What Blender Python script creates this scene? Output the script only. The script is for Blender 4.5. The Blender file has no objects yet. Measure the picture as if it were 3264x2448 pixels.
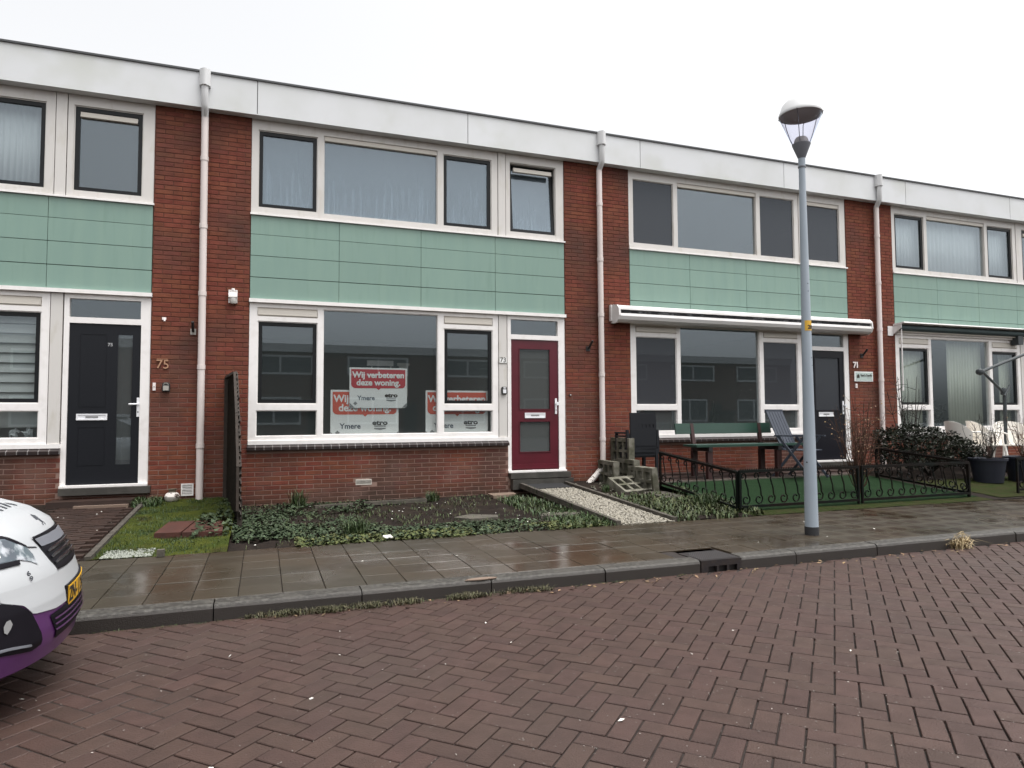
import bpy, bmesh, math, random
import numpy as np
from mathutils import Vector, Matrix, noise

R = math.radians
SC = bpy.context.scene
COL = SC.collection
random.seed(7)
rng = np.random.default_rng(7)

# ------------------------------------------------------------------ camera, sky, sun, exposure
CAM = Vector((0.198, -10.027, 1.325))
YAW, PITCH, ROLL, FPX = R(20.102), R(2.878), R(-0.306), 2166.3 / 3264.0
fwd = Vector((math.sin(YAW) * math.cos(PITCH), math.cos(YAW) * math.cos(PITCH), math.sin(PITCH)))
rt = Vector((math.cos(YAW), -math.sin(YAW), 0))
up = rt.cross(fwd)
rt2 = rt * math.cos(ROLL) + up * math.sin(ROLL)
up2 = -rt * math.sin(ROLL) + up * math.cos(ROLL)
cd = bpy.data.cameras.new('camera')
cd.sensor_width = 36
cd.lens = 36 * FPX
cd.clip_end = 600
cd.clip_start = 0.05
cam = bpy.data.objects.new('camera', cd)
COL.objects.link(cam)
m = Matrix((rt2, up2, -fwd)).transposed().to_4x4()
m.translation = CAM
cam.matrix_world = m
SC.camera = cam

SUN_EL, SUN_AZ = R(72), R(135)          # azimuth of the sun, clockwise from +Y
w = bpy.data.worlds.new('World')
SC.world = w
w.use_nodes = True
nt = w.node_tree
nt.nodes.clear()
sky = nt.nodes.new('ShaderNodeTexSky')
sky.sky_type = 'NISHITA'
sky.sun_disc = False
sky.sun_elevation = SUN_EL
sky.sun_rotation = SUN_AZ
sky.air_density = 1.0
sky.dust_density = 6.0
sky.ozone_density = 1.0
hs = nt.nodes.new('ShaderNodeHueSaturation')
hs.inputs['Saturation'].default_value = 0.08
bg = nt.nodes.new('ShaderNodeBackground')
bg.inputs['Strength'].default_value = 0.15
wo = nt.nodes.new('ShaderNodeOutputWorld')
nt.links.new(sky.outputs[0], hs.inputs['Color'])
nt.links.new(hs.outputs[0], bg.inputs['Color'])
nt.links.new(bg.outputs[0], wo.inputs['Surface'])

sd = bpy.data.lights.new('sun', 'SUN')
sd.energy = 0.5
sd.angle = R(45)
sd.color = (1.0, 0.97, 0.93)
so = bpy.data.objects.new('sun', sd)
COL.objects.link(so)
sdir = Vector((math.sin(SUN_AZ) * math.cos(SUN_EL), math.cos(SUN_AZ) * math.cos(SUN_EL), math.sin(SUN_EL)))
so.rotation_euler = sdir.to_track_quat('Z', 'Y').to_euler()
so.location = (10, -8, 20)

SC.view_settings.view_transform = 'Standard'
SC.view_settings.look = 'None'
SC.view_settings.gamma = 1
SC.view_settings.exposure = 1.15
SC.view_settings.use_curve_mapping = False
SC.cycles.max_bounces = 8
SC.cycles.transparent_max_bounces = 16
SC.cycles.caustics_reflective = False
SC.cycles.caustics_refractive = False

# ------------------------------------------------------------------ materials
MATS = {}


def rgb(c):
    return (c[0], c[1], c[2], 1)


def mk(name, c1, c2=None, sc=4.0, rough=0.6, rough2=None, var=0.0, bump=0.0, bsc=60.0, metal=0.0, spec=0.5, coat=0.0,
       detail=4, ramp=(0.4, 0.62), stretch=None, island=False, c3=None, sc3=1.0, ramp3=(0.5, 0.65), trans=0.0, hue=0.0):
    """principled surface: two noise-mixed colours, an optional third (stains), per-piece value shift, bump"""
    mt = bpy.data.materials.new(name)
    mt.use_nodes = True
    n, l = mt.node_tree.nodes, mt.node_tree.links
    b = n['Principled BSDF']
    b.inputs['Roughness'].default_value = rough
    b.inputs['Metallic'].default_value = metal
    b.inputs['Specular IOR Level'].default_value = spec
    b.inputs['Coat Weight'].default_value = coat
    b.inputs['Coat Roughness'].default_value = 0.08
    if trans:
        b.inputs['Subsurface Weight'].default_value = 0.0
    geo = n.new('ShaderNodeNewGeometry')
    vec = geo.outputs['Position']
    if stretch:
        mp = n.new('ShaderNodeMapping')
        mp.inputs['Scale'].default_value = stretch
        l.new(vec, mp.inputs['Vector'])
        vec = mp.outputs[0]

    def nz(scale, det=detail):
        t = n.new('ShaderNodeTexNoise')
        t.inputs['Scale'].default_value = scale
        t.inputs['Detail'].default_value = det
        l.new(vec, t.inputs['Vector'])
        return t.outputs['Fac']

    def rmp(src, a, bb):
        t = n.new('ShaderNodeMapRange')
        t.inputs['From Min'].default_value = a
        t.inputs['From Max'].default_value = bb
        l.new(src, t.inputs['Value'])
        return t.outputs[0]

    def mix(f, a, bb):
        t = n.new('ShaderNodeMix')
        t.data_type = 'RGBA'
        l.new(f, t.inputs[0])
        for s, i in ((a, 6), (bb, 7)):
            if isinstance(s, tuple):
                t.inputs[i].default_value = s
            else:
                l.new(s, t.inputs[i])
        return t.outputs[2]
    col = rgb(c1)
    if c2:
        f = rmp(nz(sc), *ramp)
        col = mix(f, rgb(c1), rgb(c2))
        if rough2 is not None:
            t = n.new('ShaderNodeMapRange')
            t.inputs['To Min'].default_value = rough
            t.inputs['To Max'].default_value = rough2
            l.new(f, t.inputs['Value'])
            l.new(t.outputs[0], b.inputs['Roughness'])
    if c3:
        col = mix(rmp(nz(sc3), *ramp3), col, rgb(c3))
    if var or hue:
        h = n.new('ShaderNodeHueSaturation')
        if island:
            src = geo.outputs['Random Per Island']
        else:
            oi = n.new('ShaderNodeObjectInfo')
            src = oi.outputs['Random']
        t = n.new('ShaderNodeMapRange')
        t.inputs['To Min'].default_value = 1 - var
        t.inputs['To Max'].default_value = 1 + var
        l.new(src, t.inputs['Value'])
        l.new(t.outputs[0], h.inputs['Value'])
        if hue:
            ml = n.new('ShaderNodeMath')
            ml.operation = 'MULTIPLY'
            ml.inputs[1].default_value = 7.31
            l.new(src, ml.inputs[0])
            fr = n.new('ShaderNodeMath')
            fr.operation = 'FRACT'
            l.new(ml.outputs[0], fr.inputs[0])
            t2 = n.new('ShaderNodeMapRange')
            t2.inputs['To Min'].default_value = 0.5 - hue
            t2.inputs['To Max'].default_value = 0.5 + hue
            l.new(fr.outputs[0], t2.inputs['Value'])
            l.new(t2.outputs[0], h.inputs['Hue'])
        if isinstance(col, tuple):
            h.inputs['Color'].default_value = col
        else:
            l.new(col, h.inputs['Color'])
        col = h.outputs[0]
    if isinstance(col, tuple):
        b.inputs['Base Color'].default_value = col
    else:
        l.new(col, b.inputs['Base Color'])
    if bump:
        bp = n.new('ShaderNodeBump')
        bp.inputs['Strength'].default_value = bump
        bp.inputs['Distance'].default_value = 0.01
        t = n.new('ShaderNodeTexNoise')
        t.inputs['Scale'].default_value = bsc
        t.inputs['Detail'].default_value = 5
        l.new(geo.outputs['Position'], t.inputs['Vector'])
        l.new(t.outputs['Fac'], bp.inputs['Height'])
        l.new(bp.outputs[0], b.inputs['Normal'])
    MATS[name] = mt
    return mt


def mk_brick(name, island):
    """fired clay: red-brown with darker and paler bricks, sooty streaks, pale bloom low on the wall"""
    mt = mk(name, (0.180, 0.056, 0.035), (0.146, 0.044, 0.028), sc=9, rough=0.8, spec=0.15, var=0.10, island=island, bump=0.5, bsc=90,
            c3=(0.090, 0.044, 0.034), sc3=0.9, ramp3=(0.46, 0.66), hue=0.007)
    n, l = mt.node_tree.nodes, mt.node_tree.links
    b = n['Principled BSDF']
    src = b.inputs['Base Color'].links[0].from_socket
    geo = n.new('ShaderNodeNewGeometry')
    sx = n.new('ShaderNodeSeparateXYZ')
    l.new(geo.outputs['Position'], sx.inputs[0])
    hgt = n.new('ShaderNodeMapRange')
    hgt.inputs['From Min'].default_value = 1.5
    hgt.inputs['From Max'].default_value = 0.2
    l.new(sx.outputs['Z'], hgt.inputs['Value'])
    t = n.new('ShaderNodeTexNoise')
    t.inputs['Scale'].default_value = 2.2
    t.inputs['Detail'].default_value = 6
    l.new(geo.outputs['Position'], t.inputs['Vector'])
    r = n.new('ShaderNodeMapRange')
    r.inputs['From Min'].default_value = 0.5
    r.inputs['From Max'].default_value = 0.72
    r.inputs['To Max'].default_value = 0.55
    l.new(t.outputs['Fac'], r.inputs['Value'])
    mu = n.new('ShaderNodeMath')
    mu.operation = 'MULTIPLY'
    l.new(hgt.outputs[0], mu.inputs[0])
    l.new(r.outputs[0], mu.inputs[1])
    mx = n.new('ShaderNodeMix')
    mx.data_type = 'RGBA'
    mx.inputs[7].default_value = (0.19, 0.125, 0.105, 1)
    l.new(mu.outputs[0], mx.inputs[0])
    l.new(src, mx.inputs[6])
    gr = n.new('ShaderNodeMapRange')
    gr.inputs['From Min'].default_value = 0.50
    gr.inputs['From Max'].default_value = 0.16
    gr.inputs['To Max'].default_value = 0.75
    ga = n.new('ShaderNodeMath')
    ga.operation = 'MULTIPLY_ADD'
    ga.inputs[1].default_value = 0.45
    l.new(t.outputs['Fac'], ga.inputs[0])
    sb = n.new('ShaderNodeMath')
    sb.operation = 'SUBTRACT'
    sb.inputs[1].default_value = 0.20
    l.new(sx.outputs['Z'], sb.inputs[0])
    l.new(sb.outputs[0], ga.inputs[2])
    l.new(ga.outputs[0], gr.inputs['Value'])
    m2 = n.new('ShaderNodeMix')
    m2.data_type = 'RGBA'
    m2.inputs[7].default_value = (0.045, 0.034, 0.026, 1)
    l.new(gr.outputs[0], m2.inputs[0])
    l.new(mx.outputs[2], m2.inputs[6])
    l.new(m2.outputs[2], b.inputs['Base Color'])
    return mt


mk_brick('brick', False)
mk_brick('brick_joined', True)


def mk_mortar():
    mt = mk('mortar', (0.118, 0.050, 0.036), (0.090, 0.038, 0.028), sc=3, rough=0.9, spec=0.1)
    n, l = mt.node_tree.nodes, mt.node_tree.links
    b = n['Principled BSDF']
    src = b.inputs['Base Color'].links[0].from_socket
    geo = n.new('ShaderNodeNewGeometry')
    sx = n.new('ShaderNodeSeparateXYZ')
    l.new(geo.outputs['Position'], sx.inputs[0])
    t = n.new('ShaderNodeTexNoise')
    t.inputs['Scale'].default_value = 1.6
    t.inputs['Detail'].default_value = 5
    l.new(geo.outputs['Position'], t.inputs['Vector'])
    a = n.new('ShaderNodeMath')
    a.operation = 'MULTIPLY_ADD'
    a.inputs[1].default_value = 2.6
    l.new(t.outputs['Fac'], a.inputs[0])
    l.new(sx.outputs['Z'], a.inputs[2])
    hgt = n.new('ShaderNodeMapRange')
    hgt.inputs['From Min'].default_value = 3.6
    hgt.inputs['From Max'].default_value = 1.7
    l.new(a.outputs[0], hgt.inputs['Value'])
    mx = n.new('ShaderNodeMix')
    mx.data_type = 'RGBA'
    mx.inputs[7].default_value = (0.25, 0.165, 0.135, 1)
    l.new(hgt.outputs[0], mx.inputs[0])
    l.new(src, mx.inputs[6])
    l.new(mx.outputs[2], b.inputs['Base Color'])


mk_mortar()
mk('white_frame', (0.60, 0.575, 0.545), (0.50, 0.47, 0.41), sc=9, rough=0.35, ramp=(0.55, 0.8), stretch=(1, 1, 0.3))
mk('white_bright', (0.82, 0.79, 0.77), (0.72, 0.69, 0.66), sc=8, rough=0.35, ramp=(0.5, 0.8))
mk('cream_strip', (0.60, 0.56, 0.50), rough=0.4)
mk('fascia', (0.64, 0.65, 0.66), (0.58, 0.59, 0.58), sc=1.4, rough=0.5, ramp=(0.42, 0.7), c3=(0.52, 0.53, 0.49), sc3=0.7,
   ramp3=(0.55, 0.8), var=0.02)
mk('roof_trim', (0.05, 0.052, 0.055), rough=0.5)
mk('roofing', (0.08, 0.08, 0.08), rough=0.9)
mk('cladding', (0.198, 0.300, 0.250), (0.184, 0.285, 0.242), sc=1.3, rough=0.42, var=0.035, ramp=(0.35, 0.65), stretch=(5, 1, 0.6), c3=(0.165, 0.262, 0.215), sc3=2.2, ramp3=(0.55, 0.8))
mk('joint_dark', (0.035, 0.075, 0.055), rough=0.8)
mk('black_sash', (0.008, 0.009, 0.010), rough=0.4, spec=0.25)
mk('door_anthracite', (0.009, 0.010, 0.013), rough=0.4, spec=0.25)
mk('door_red', (0.088, 0.0065, 0.015), (0.076, 0.006, 0.013), sc=3, rough=0.33)
mk('door_navy', (0.009, 0.009, 0.013), rough=0.4, spec=0.25)
mk('handle_white', (0.78, 0.78, 0.80), rough=0.25)
mk('steel', (0.6, 0.6, 0.6), rough=0.3, metal=0.9)
mk('pipe', (0.72, 0.64, 0.62), (0.62, 0.55, 0.52), sc=3, rough=0.45, stretch=(1, 1, 0.25))
mk('pipe_top', (0.60, 0.60, 0.60), rough=0.45)
mk('sill_brick', (0.020, 0.014, 0.014), (0.028, 0.018, 0.016), sc=12, rough=0.28, var=0.15)
mk('sill_mortar', (0.22, 0.205, 0.20), rough=0.9)
mk('interior', (0.30, 0.31, 0.30), rough=0.9)
mk('interior_floor', (0.10, 0.08, 0.06), rough=0.7)
mk('stone_step', (0.055, 0.05, 0.043), (0.035, 0.032, 0.027), sc=6, rough=0.55, bump=0.3)
mk('paver', (0.056, 0.0325, 0.0262), (0.046, 0.0265, 0.0214), sc=7, rough=0.5, rough2=0.62, var=0.10, bump=0.55, bsc=140,
   c3=(0.052, 0.0345, 0.029), sc3=0.6, ramp3=(0.5, 0.8), hue=0.006, spec=0.28)
mk('paver_joined', (0.056, 0.0325, 0.0262), (0.046, 0.0265, 0.0214), sc=7, rough=0.5, rough2=0.62, var=0.10, bump=0.55, bsc=140,
   c3=(0.052, 0.0345, 0.029), sc3=0.6, ramp3=(0.5, 0.8), hue=0.006, island=True, spec=0.28)
mk('joint_sand', (0.014, 0.009, 0.007), (0.032, 0.022, 0.017), sc=25, rough=0.9, bump=0.4, ramp=(0.5, 0.75))
mk('kerb', (0.022, 0.019, 0.015), (0.066, 0.061, 0.052), sc=38, rough=0.6, bump=0.4, bsc=160, c3=(0.05, 0.045, 0.038), sc3=2.5,
   ramp3=(0.52, 0.7), var=0.06, ramp=(0.45, 0.6))
def darken_low(name, z0, z1, col):
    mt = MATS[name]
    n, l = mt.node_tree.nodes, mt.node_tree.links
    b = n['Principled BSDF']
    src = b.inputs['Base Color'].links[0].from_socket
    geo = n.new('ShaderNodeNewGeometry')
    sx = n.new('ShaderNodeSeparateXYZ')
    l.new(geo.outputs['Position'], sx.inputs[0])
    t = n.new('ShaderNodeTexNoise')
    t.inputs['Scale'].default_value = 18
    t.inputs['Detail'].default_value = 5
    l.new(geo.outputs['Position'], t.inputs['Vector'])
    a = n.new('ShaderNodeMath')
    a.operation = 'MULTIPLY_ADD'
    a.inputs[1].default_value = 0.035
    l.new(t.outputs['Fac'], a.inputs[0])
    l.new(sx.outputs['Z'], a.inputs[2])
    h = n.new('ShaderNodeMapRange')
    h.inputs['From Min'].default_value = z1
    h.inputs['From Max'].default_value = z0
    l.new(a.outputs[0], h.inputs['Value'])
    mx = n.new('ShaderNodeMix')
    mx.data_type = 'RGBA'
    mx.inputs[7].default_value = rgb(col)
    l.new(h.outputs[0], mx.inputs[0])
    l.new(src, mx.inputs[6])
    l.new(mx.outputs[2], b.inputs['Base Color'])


darken_low('kerb', 0.108, 0.134, (0.024, 0.019, 0.016))  # kerb colour darker below its top edge, with a noisy border
mk('soil', (0.014, 0.0085, 0.006), (0.008, 0.005, 0.0035), spec=0.2, sc=14, rough=0.95, bump=1.0, bsc=60, c3=(0.020, 0.014, 0.009), sc3=3)
mk('moss_lawn', (0.052, 0.060, 0.012), (0.034, 0.045, 0.010), sc=5, rough=0.95, spec=0.05, bump=1.0, bsc=120, c3=(0.030, 0.026, 0.011), sc3=2.2,
   ramp3=(0.55, 0.7))
mk('artificial_turf', (0.014, 0.030, 0.013), (0.011, 0.024, 0.011), sc=40, rough=0.95, bump=0.6, bsc=300, spec=0.05)
mk('path_brick', (0.038, 0.018, 0.012), (0.028, 0.014, 0.009), sc=5, rough=0.5, var=0.12, island=True, bump=0.3)
mk('terrace_tile', (0.040, 0.022, 0.017), (0.032, 0.017, 0.013), sc=5, rough=0.5, var=0.08, island=True)
mk('slab_red', (0.062, 0.018, 0.011), (0.045, 0.014, 0.009), sc=8, rough=0.6, bump=0.3)
mk('slab_side', (0.17, 0.12, 0.09), rough=0.8)
mk('slab_grey', (0.085, 0.074, 0.058), (0.055, 0.050, 0.038), sc=10, rough=0.7, bump=0.5)
mk('timber_edge', (0.070, 0.060, 0.048), (0.040, 0.034, 0.026), sc=10, rough=0.8, bump=0.5)
mk('gravel', (0.27, 0.25, 0.21), (0.19, 0.17, 0.13), sc=30, rough=0.8, var=0.3, island=True)
mk('gravel_bed', (0.09, 0.075, 0.055), rough=0.9, bump=1, bsc=80)
mk('shells', (0.20, 0.21, 0.18), rough=0.8, var=0.35, island=True)
mk('doormat', (0.012, 0.012, 0.013), rough=0.9)
mk('trellis_wood', (0.020, 0.014, 0.010), (0.032, 0.022, 0.016), sc=20, rough=0.8, var=0.2)
mk('ivy_leaf', (0.044, 0.062, 0.032), (0.030, 0.044, 0.022), sc=3, rough=0.55, spec=0.2, var=0.45, island=True, hue=0.02)
mk('ivy_leaf_pale', (0.070, 0.080, 0.028), rough=0.6, spec=0.2, var=0.4, island=True, hue=0.03)
mk('grass_blade', (0.034, 0.058, 0.014), rough=0.6, var=0.45, island=True, hue=0.03)
mk('weed_blade', (0.042, 0.056, 0.016), rough=0.7, var=0.5, island=True, hue=0.04)
mk('gutter_weed', (0.060, 0.055, 0.024), rough=0.7, var=0.5, island=True, hue=0.04)
mk('dry_leaf', (0.20, 0.13, 0.07), rough=0.8, var=0.5, island=True, hue=0.02)
mk('straw', (0.36, 0.28, 0.16), rough=0.8, var=0.4, island=True)
mk('grit', (0.22, 0.20, 0.18), rough=0.9, var=0.5, island=True)
mk('paper_bit', (0.62, 0.60, 0.55), rough=0.8, var=0.3, island=True)
mk('dark_grass', (0.022, 0.030, 0.009), (0.030, 0.030, 0.013), sc=6, rough=0.95, spec=0.05, bump=1.0, bsc=120)  # darker mossy green for the verge and the right lawn
mk('hedge_leaf', (0.008, 0.011, 0.006), (0.013, 0.016, 0.008), sc=4, rough=0.5, spec=0.2, var=0.5, island=True, hue=0.02)
mk('bark', (0.022, 0.017, 0.013), rough=0.9)
mk('bark_red', (0.060, 0.026, 0.013), rough=0.9, var=0.2)
mk('lamp_paint', (0.300, 0.345, 0.390), (0.275, 0.320, 0.365), sc=5, rough=0.4, stretch=(1, 1, 0.3))
mk('lamp_dark', (0.15, 0.155, 0.175), rough=0.45)
mk('lamp_cap', (0.60, 0.60, 0.60), rough=0.5)
mk('lamp_under', (0.55, 0.52, 0.53), rough=0.6)
mk('rubber', (0.02, 0.02, 0.022), rough=0.7)
mk('sticker_yellow', (0.62, 0.36, 0.035), rough=0.5)
mk('ink', (0.02, 0.015, 0.01), rough=0.6)
mk('ink_blue', (0.05, 0.07, 0.10), rough=0.6)
mk('cast_rib', (0.05, 0.045, 0.045), rough=0.4)
mk('cast_iron', (0.020, 0.017, 0.018), (0.028, 0.022, 0.02), sc=20, rough=0.5, spec=0.3, bump=0.3)
mk('iron_dark', (0.012, 0.010, 0.010), rough=0.5)
mk('iron_fence', (0.004, 0.006, 0.005), (0.009, 0.005, 0.004), sc=2.5, rough=0.5, spec=0.12)
mk('bench_green', (0.012, 0.044, 0.030), (0.010, 0.038, 0.026), sc=6, rough=0.45, stretch=(0.3, 1, 1))
mk('bench_red', (0.028, 0.007, 0.006), rough=0.6)
mk('black_plastic', (0.010, 0.011, 0.014), rough=0.45, spec=0.3)
mk('blue_plastic', (0.045, 0.052, 0.068), rough=0.5, spec=0.3)
mk('concrete', (0.16, 0.15, 0.12), (0.075, 0.07, 0.048), sc=9, rough=0.85, bump=0.6, bsc=80, c3=(0.06, 0.058, 0.035), sc3=4)
mk('white_plastic', (0.82, 0.78, 0.72), rough=0.4)
mk('pink_plastic', (0.50, 0.40, 0.33), rough=0.5)
mk('pot_navy', (0.012, 0.014, 0.024), rough=0.5)
mk('clay', (0.12, 0.10, 0.07), rough=0.8)
mk('parasol_grey', (0.035, 0.042, 0.045), rough=0.5)
mk('awning_white', (0.70, 0.68, 0.67), (0.64, 0.62, 0.60), sc=2, rough=0.4)
mk('awning_fabric', (0.012, 0.012, 0.014), (0.10, 0.10, 0.105), sc=6, rough=0.8, ramp=(0.55, 0.6))
mk('awning_teal', (0.030, 0.050, 0.052), rough=0.7)
mk('sign_white', (0.80, 0.80, 0.78), rough=0.4)
mk('sign_red', (0.46, 0.020, 0.034), rough=0.4)
mk('sign_orange', (0.60, 0.085, 0.045), rough=0.4)
mk('sign_grey', (0.22, 0.22, 0.22), rough=0.6)
mk('curtain_white', (0.62, 0.65, 0.66), rough=0.9)
mk('curtain_green', (0.60, 0.62, 0.52), rough=0.9)
mk('blind_grey', (0.46, 0.48, 0.47), rough=0.8)
mk('gold', (0.40, 0.22, 0.13), rough=0.5)
mk('number_white', (0.78, 0.70, 0.68), rough=0.5)
mk('plate_green', (0.42, 0.50, 0.47), rough=0.4)
mk('keysafe_dark', (0.02, 0.02, 0.02), rough=0.5)
mk('keysafe_grey', (0.35, 0.33, 0.30), rough=0.5)
mk('flaking_white', (0.60, 0.56, 0.52), (0.06, 0.04, 0.03), sc=22, rough=0.8, ramp=(0.55, 0.58))
mk('car_white', (0.40, 0.41, 0.42), rough=0.4, coat=0.2, spec=0.3)
mk('car_purple', (0.075, 0.020, 0.095), rough=0.35, coat=0.5)
mk('car_black', (0.007, 0.006, 0.009), rough=0.45, spec=0.15)
mk('car_black_gloss', (0.012, 0.012, 0.014), rough=0.15)
mk('car_decal', (0.055, 0.06, 0.07), rough=0.5)
mk('chrome', (0.75, 0.75, 0.8), rough=0.15, metal=1)
mk('headlamp', (0.10, 0.12, 0.14), rough=0.12, coat=1.0, c2=(0.45, 0.47, 0.50), sc=14, ramp=(0.5, 0.62))
mk('plate_yellow', (0.60, 0.33, 0.02), rough=0.4)
mk('tyre', (0.015, 0.015, 0.015), rough=0.8)
mk('opp_brick', (0.10, 0.045, 0.034), (0.08, 0.035, 0.028), sc=2, rough=0.9)
mk('opp_white', (0.55, 0.55, 0.54), rough=0.6)
mk('opp_glass', (0.06, 0.07, 0.08), rough=0.2)
mk('asphalt', (0.055, 0.05, 0.048), (0.04, 0.038, 0.036), sc=3, rough=0.8)


def mk_tile(name, island):
    """wet concrete paving tile: damp brown middle, paler worn rim, puddled gloss in patches"""
    mt = mk(name, (0.045, 0.038, 0.0275), (0.038, 0.031, 0.021), sc=1.1, rough=0.32, var=0.13, island=island, spec=0.24,
            c3=(0.043, 0.032, 0.021), sc3=0.55, ramp3=(0.47, 0.62), bump=0.12, bsc=9)
    n, l = mt.node_tree.nodes, mt.node_tree.links
    b = n['Principled BSDF']
    src = b.inputs['Base Color'].links[0].from_socket
    uv = n.new('ShaderNodeUVMap')
    sub = n.new('ShaderNodeVectorMath')
    sub.operation = 'SUBTRACT'
    sub.inputs[1].default_value = (0.5, 0.5, 0)
    l.new(uv.outputs[0], sub.inputs[0])
    ln = n.new('ShaderNodeVectorMath')
    ln.operation = 'LENGTH'
    l.new(sub.outputs[0], ln.inputs[0])
    geo = n.new('ShaderNodeNewGeometry')
    sx = n.new('ShaderNodeSeparateXYZ')
    l.new(geo.outputs['Position'], sx.inputs[0])
    t = n.new('ShaderNodeTexNoise')
    t.inputs['Scale'].default_value = 7
    t.inputs['Detail'].default_value = 4
    l.new(geo.outputs['Position'], t.inputs['Vector'])
    ad = n.new('ShaderNodeMath')
    ad.operation = 'MULTIPLY_ADD'
    ad.inputs[1].default_value = -0.16
    l.new(t.outputs['Fac'], ad.inputs[0])
    l.new(ln.outputs['Value'], ad.inputs[2])
    mid = n.new('ShaderNodeMapRange')
    mid.inputs['From Min'].default_value = 0.29
    mid.inputs['From Max'].default_value = 0.17
    l.new(ad.outputs[0], mid.inputs['Value'])
    # dished and wetter further along the street
    al = n.new('ShaderNodeMapRange')
    al.inputs['From Min'].default_value = 4.0
    al.inputs['From Max'].default_value = 7.0
    al.inputs['To Min'].default_value = 0.10
    al.inputs['To Max'].default_value = 1.0
    l.new(sx.outputs['X'], al.inputs['Value'])
    mu = n.new('ShaderNodeMath')
    mu.operation = 'MULTIPLY'
    l.new(mid.outputs[0], mu.inputs[0])
    l.new(al.outputs[0], mu.inputs[1])
    mx = n.new('ShaderNodeMix')
    mx.data_type = 'RGBA'
    mx.inputs[7].default_value = (0.022, 0.014, 0.009, 1)
    l.new(mu.outputs[0], mx.inputs[0])
    l.new(src, mx.inputs[6])
    l.new(mx.outputs[2], b.inputs['Base Color'])
    wet = n.new('ShaderNodeTexNoise')
    wet.inputs['Scale'].default_value = 1.3
    wet.inputs['Detail'].default_value = 3
    l.new(geo.outputs['Position'], wet.inputs['Vector'])
    wr = n.new('ShaderNodeMapRange')
    wr.inputs['From Min'].default_value = 0.42
    wr.inputs['From Max'].default_value = 0.60
    wr.inputs['To Min'].default_value = 0.45
    wr.inputs['To Max'].default_value = 0.17
    l.new(wet.outputs['Fac'], wr.inputs['Value'])
    l.new(wr.outputs[0], b.inputs['Roughness'])


mk_tile('tile', False)
mk_tile('tile_joined', True)


def mk_glass(name, ior=1.80, tint=(0.94, 0.96, 0.96), film=0.0, filmcol=(0.5, 0.55, 0.58), streak=False, fz0=0, fz1=1):
    mt = bpy.data.materials.new(name)
    mt.use_nodes = True
    n, l = mt.node_tree.nodes, mt.node_tree.links
    n.clear()
    out = n.new('ShaderNodeOutputMaterial')
    tr = n.new('ShaderNodeBsdfTransparent')
    tr.inputs[0].default_value = rgb(tint)
    gl = n.new('ShaderNodeBsdfGlossy')
    gl.inputs['Roughness'].default_value = 0.0
    gl.inputs['Color'].default_value = (0.82, 0.91, 1.0, 1)
    fr = n.new('ShaderNodeFresnel')
    gb = n.new('ShaderNodeNewGeometry')
    im = n.new('ShaderNodeMapRange')
    im.inputs['To Min'].default_value = ior
    im.inputs['To Max'].default_value = 1 / ior
    l.new(gb.outputs['Backfacing'], im.inputs['Value'])
    l.new(im.outputs[0], fr.inputs['IOR'])
    mx = n.new('ShaderNodeMixShader')
    last = tr.outputs[0]
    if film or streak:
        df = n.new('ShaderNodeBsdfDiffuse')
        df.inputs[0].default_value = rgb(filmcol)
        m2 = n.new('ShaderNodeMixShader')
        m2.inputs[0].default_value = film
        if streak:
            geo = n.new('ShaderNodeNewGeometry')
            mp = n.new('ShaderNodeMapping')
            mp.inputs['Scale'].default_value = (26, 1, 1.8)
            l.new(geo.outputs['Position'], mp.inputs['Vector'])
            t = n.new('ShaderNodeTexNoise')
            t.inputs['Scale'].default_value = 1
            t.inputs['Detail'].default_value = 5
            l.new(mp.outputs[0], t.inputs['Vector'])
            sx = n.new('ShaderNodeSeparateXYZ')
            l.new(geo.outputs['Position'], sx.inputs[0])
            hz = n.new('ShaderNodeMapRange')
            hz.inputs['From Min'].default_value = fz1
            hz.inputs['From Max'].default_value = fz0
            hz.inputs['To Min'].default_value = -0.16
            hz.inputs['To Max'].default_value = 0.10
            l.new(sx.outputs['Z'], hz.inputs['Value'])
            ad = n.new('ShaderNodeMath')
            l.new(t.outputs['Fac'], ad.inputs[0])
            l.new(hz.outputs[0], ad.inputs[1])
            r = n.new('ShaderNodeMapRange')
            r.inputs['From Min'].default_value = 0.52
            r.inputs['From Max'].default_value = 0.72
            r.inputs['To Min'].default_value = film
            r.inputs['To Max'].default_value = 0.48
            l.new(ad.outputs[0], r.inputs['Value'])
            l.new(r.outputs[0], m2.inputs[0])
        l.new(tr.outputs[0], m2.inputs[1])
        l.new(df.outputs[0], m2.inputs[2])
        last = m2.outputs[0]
    l.new(fr.outputs[0], mx.inputs[0])
    l.new(last, mx.inputs[1])
    l.new(gl.outputs[0], mx.inputs[2])
    l.new(mx.outputs[0], out.inputs['Surface'])
    MATS[name] = mt


mk_glass('glass', film=0.06, filmcol=(0.20, 0.24, 0.235))  # grey-green film colour brightens dark panes in place of reflected light
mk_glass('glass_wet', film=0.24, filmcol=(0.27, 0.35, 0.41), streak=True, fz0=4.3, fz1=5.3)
mk_glass('glass_dim', film=0.18, filmcol=(0.20, 0.22, 0.22))
mk_glass('glass_frost', ior=1.5, film=0.80, filmcol=(0.085, 0.092, 0.090))
mk_glass('glass_screen', ior=1.35, film=0.82, filmcol=(0.058, 0.061, 0.068))
mk_glass('glass_lamp', ior=1.25, tint=(0.93, 0.93, 0.96))


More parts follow.
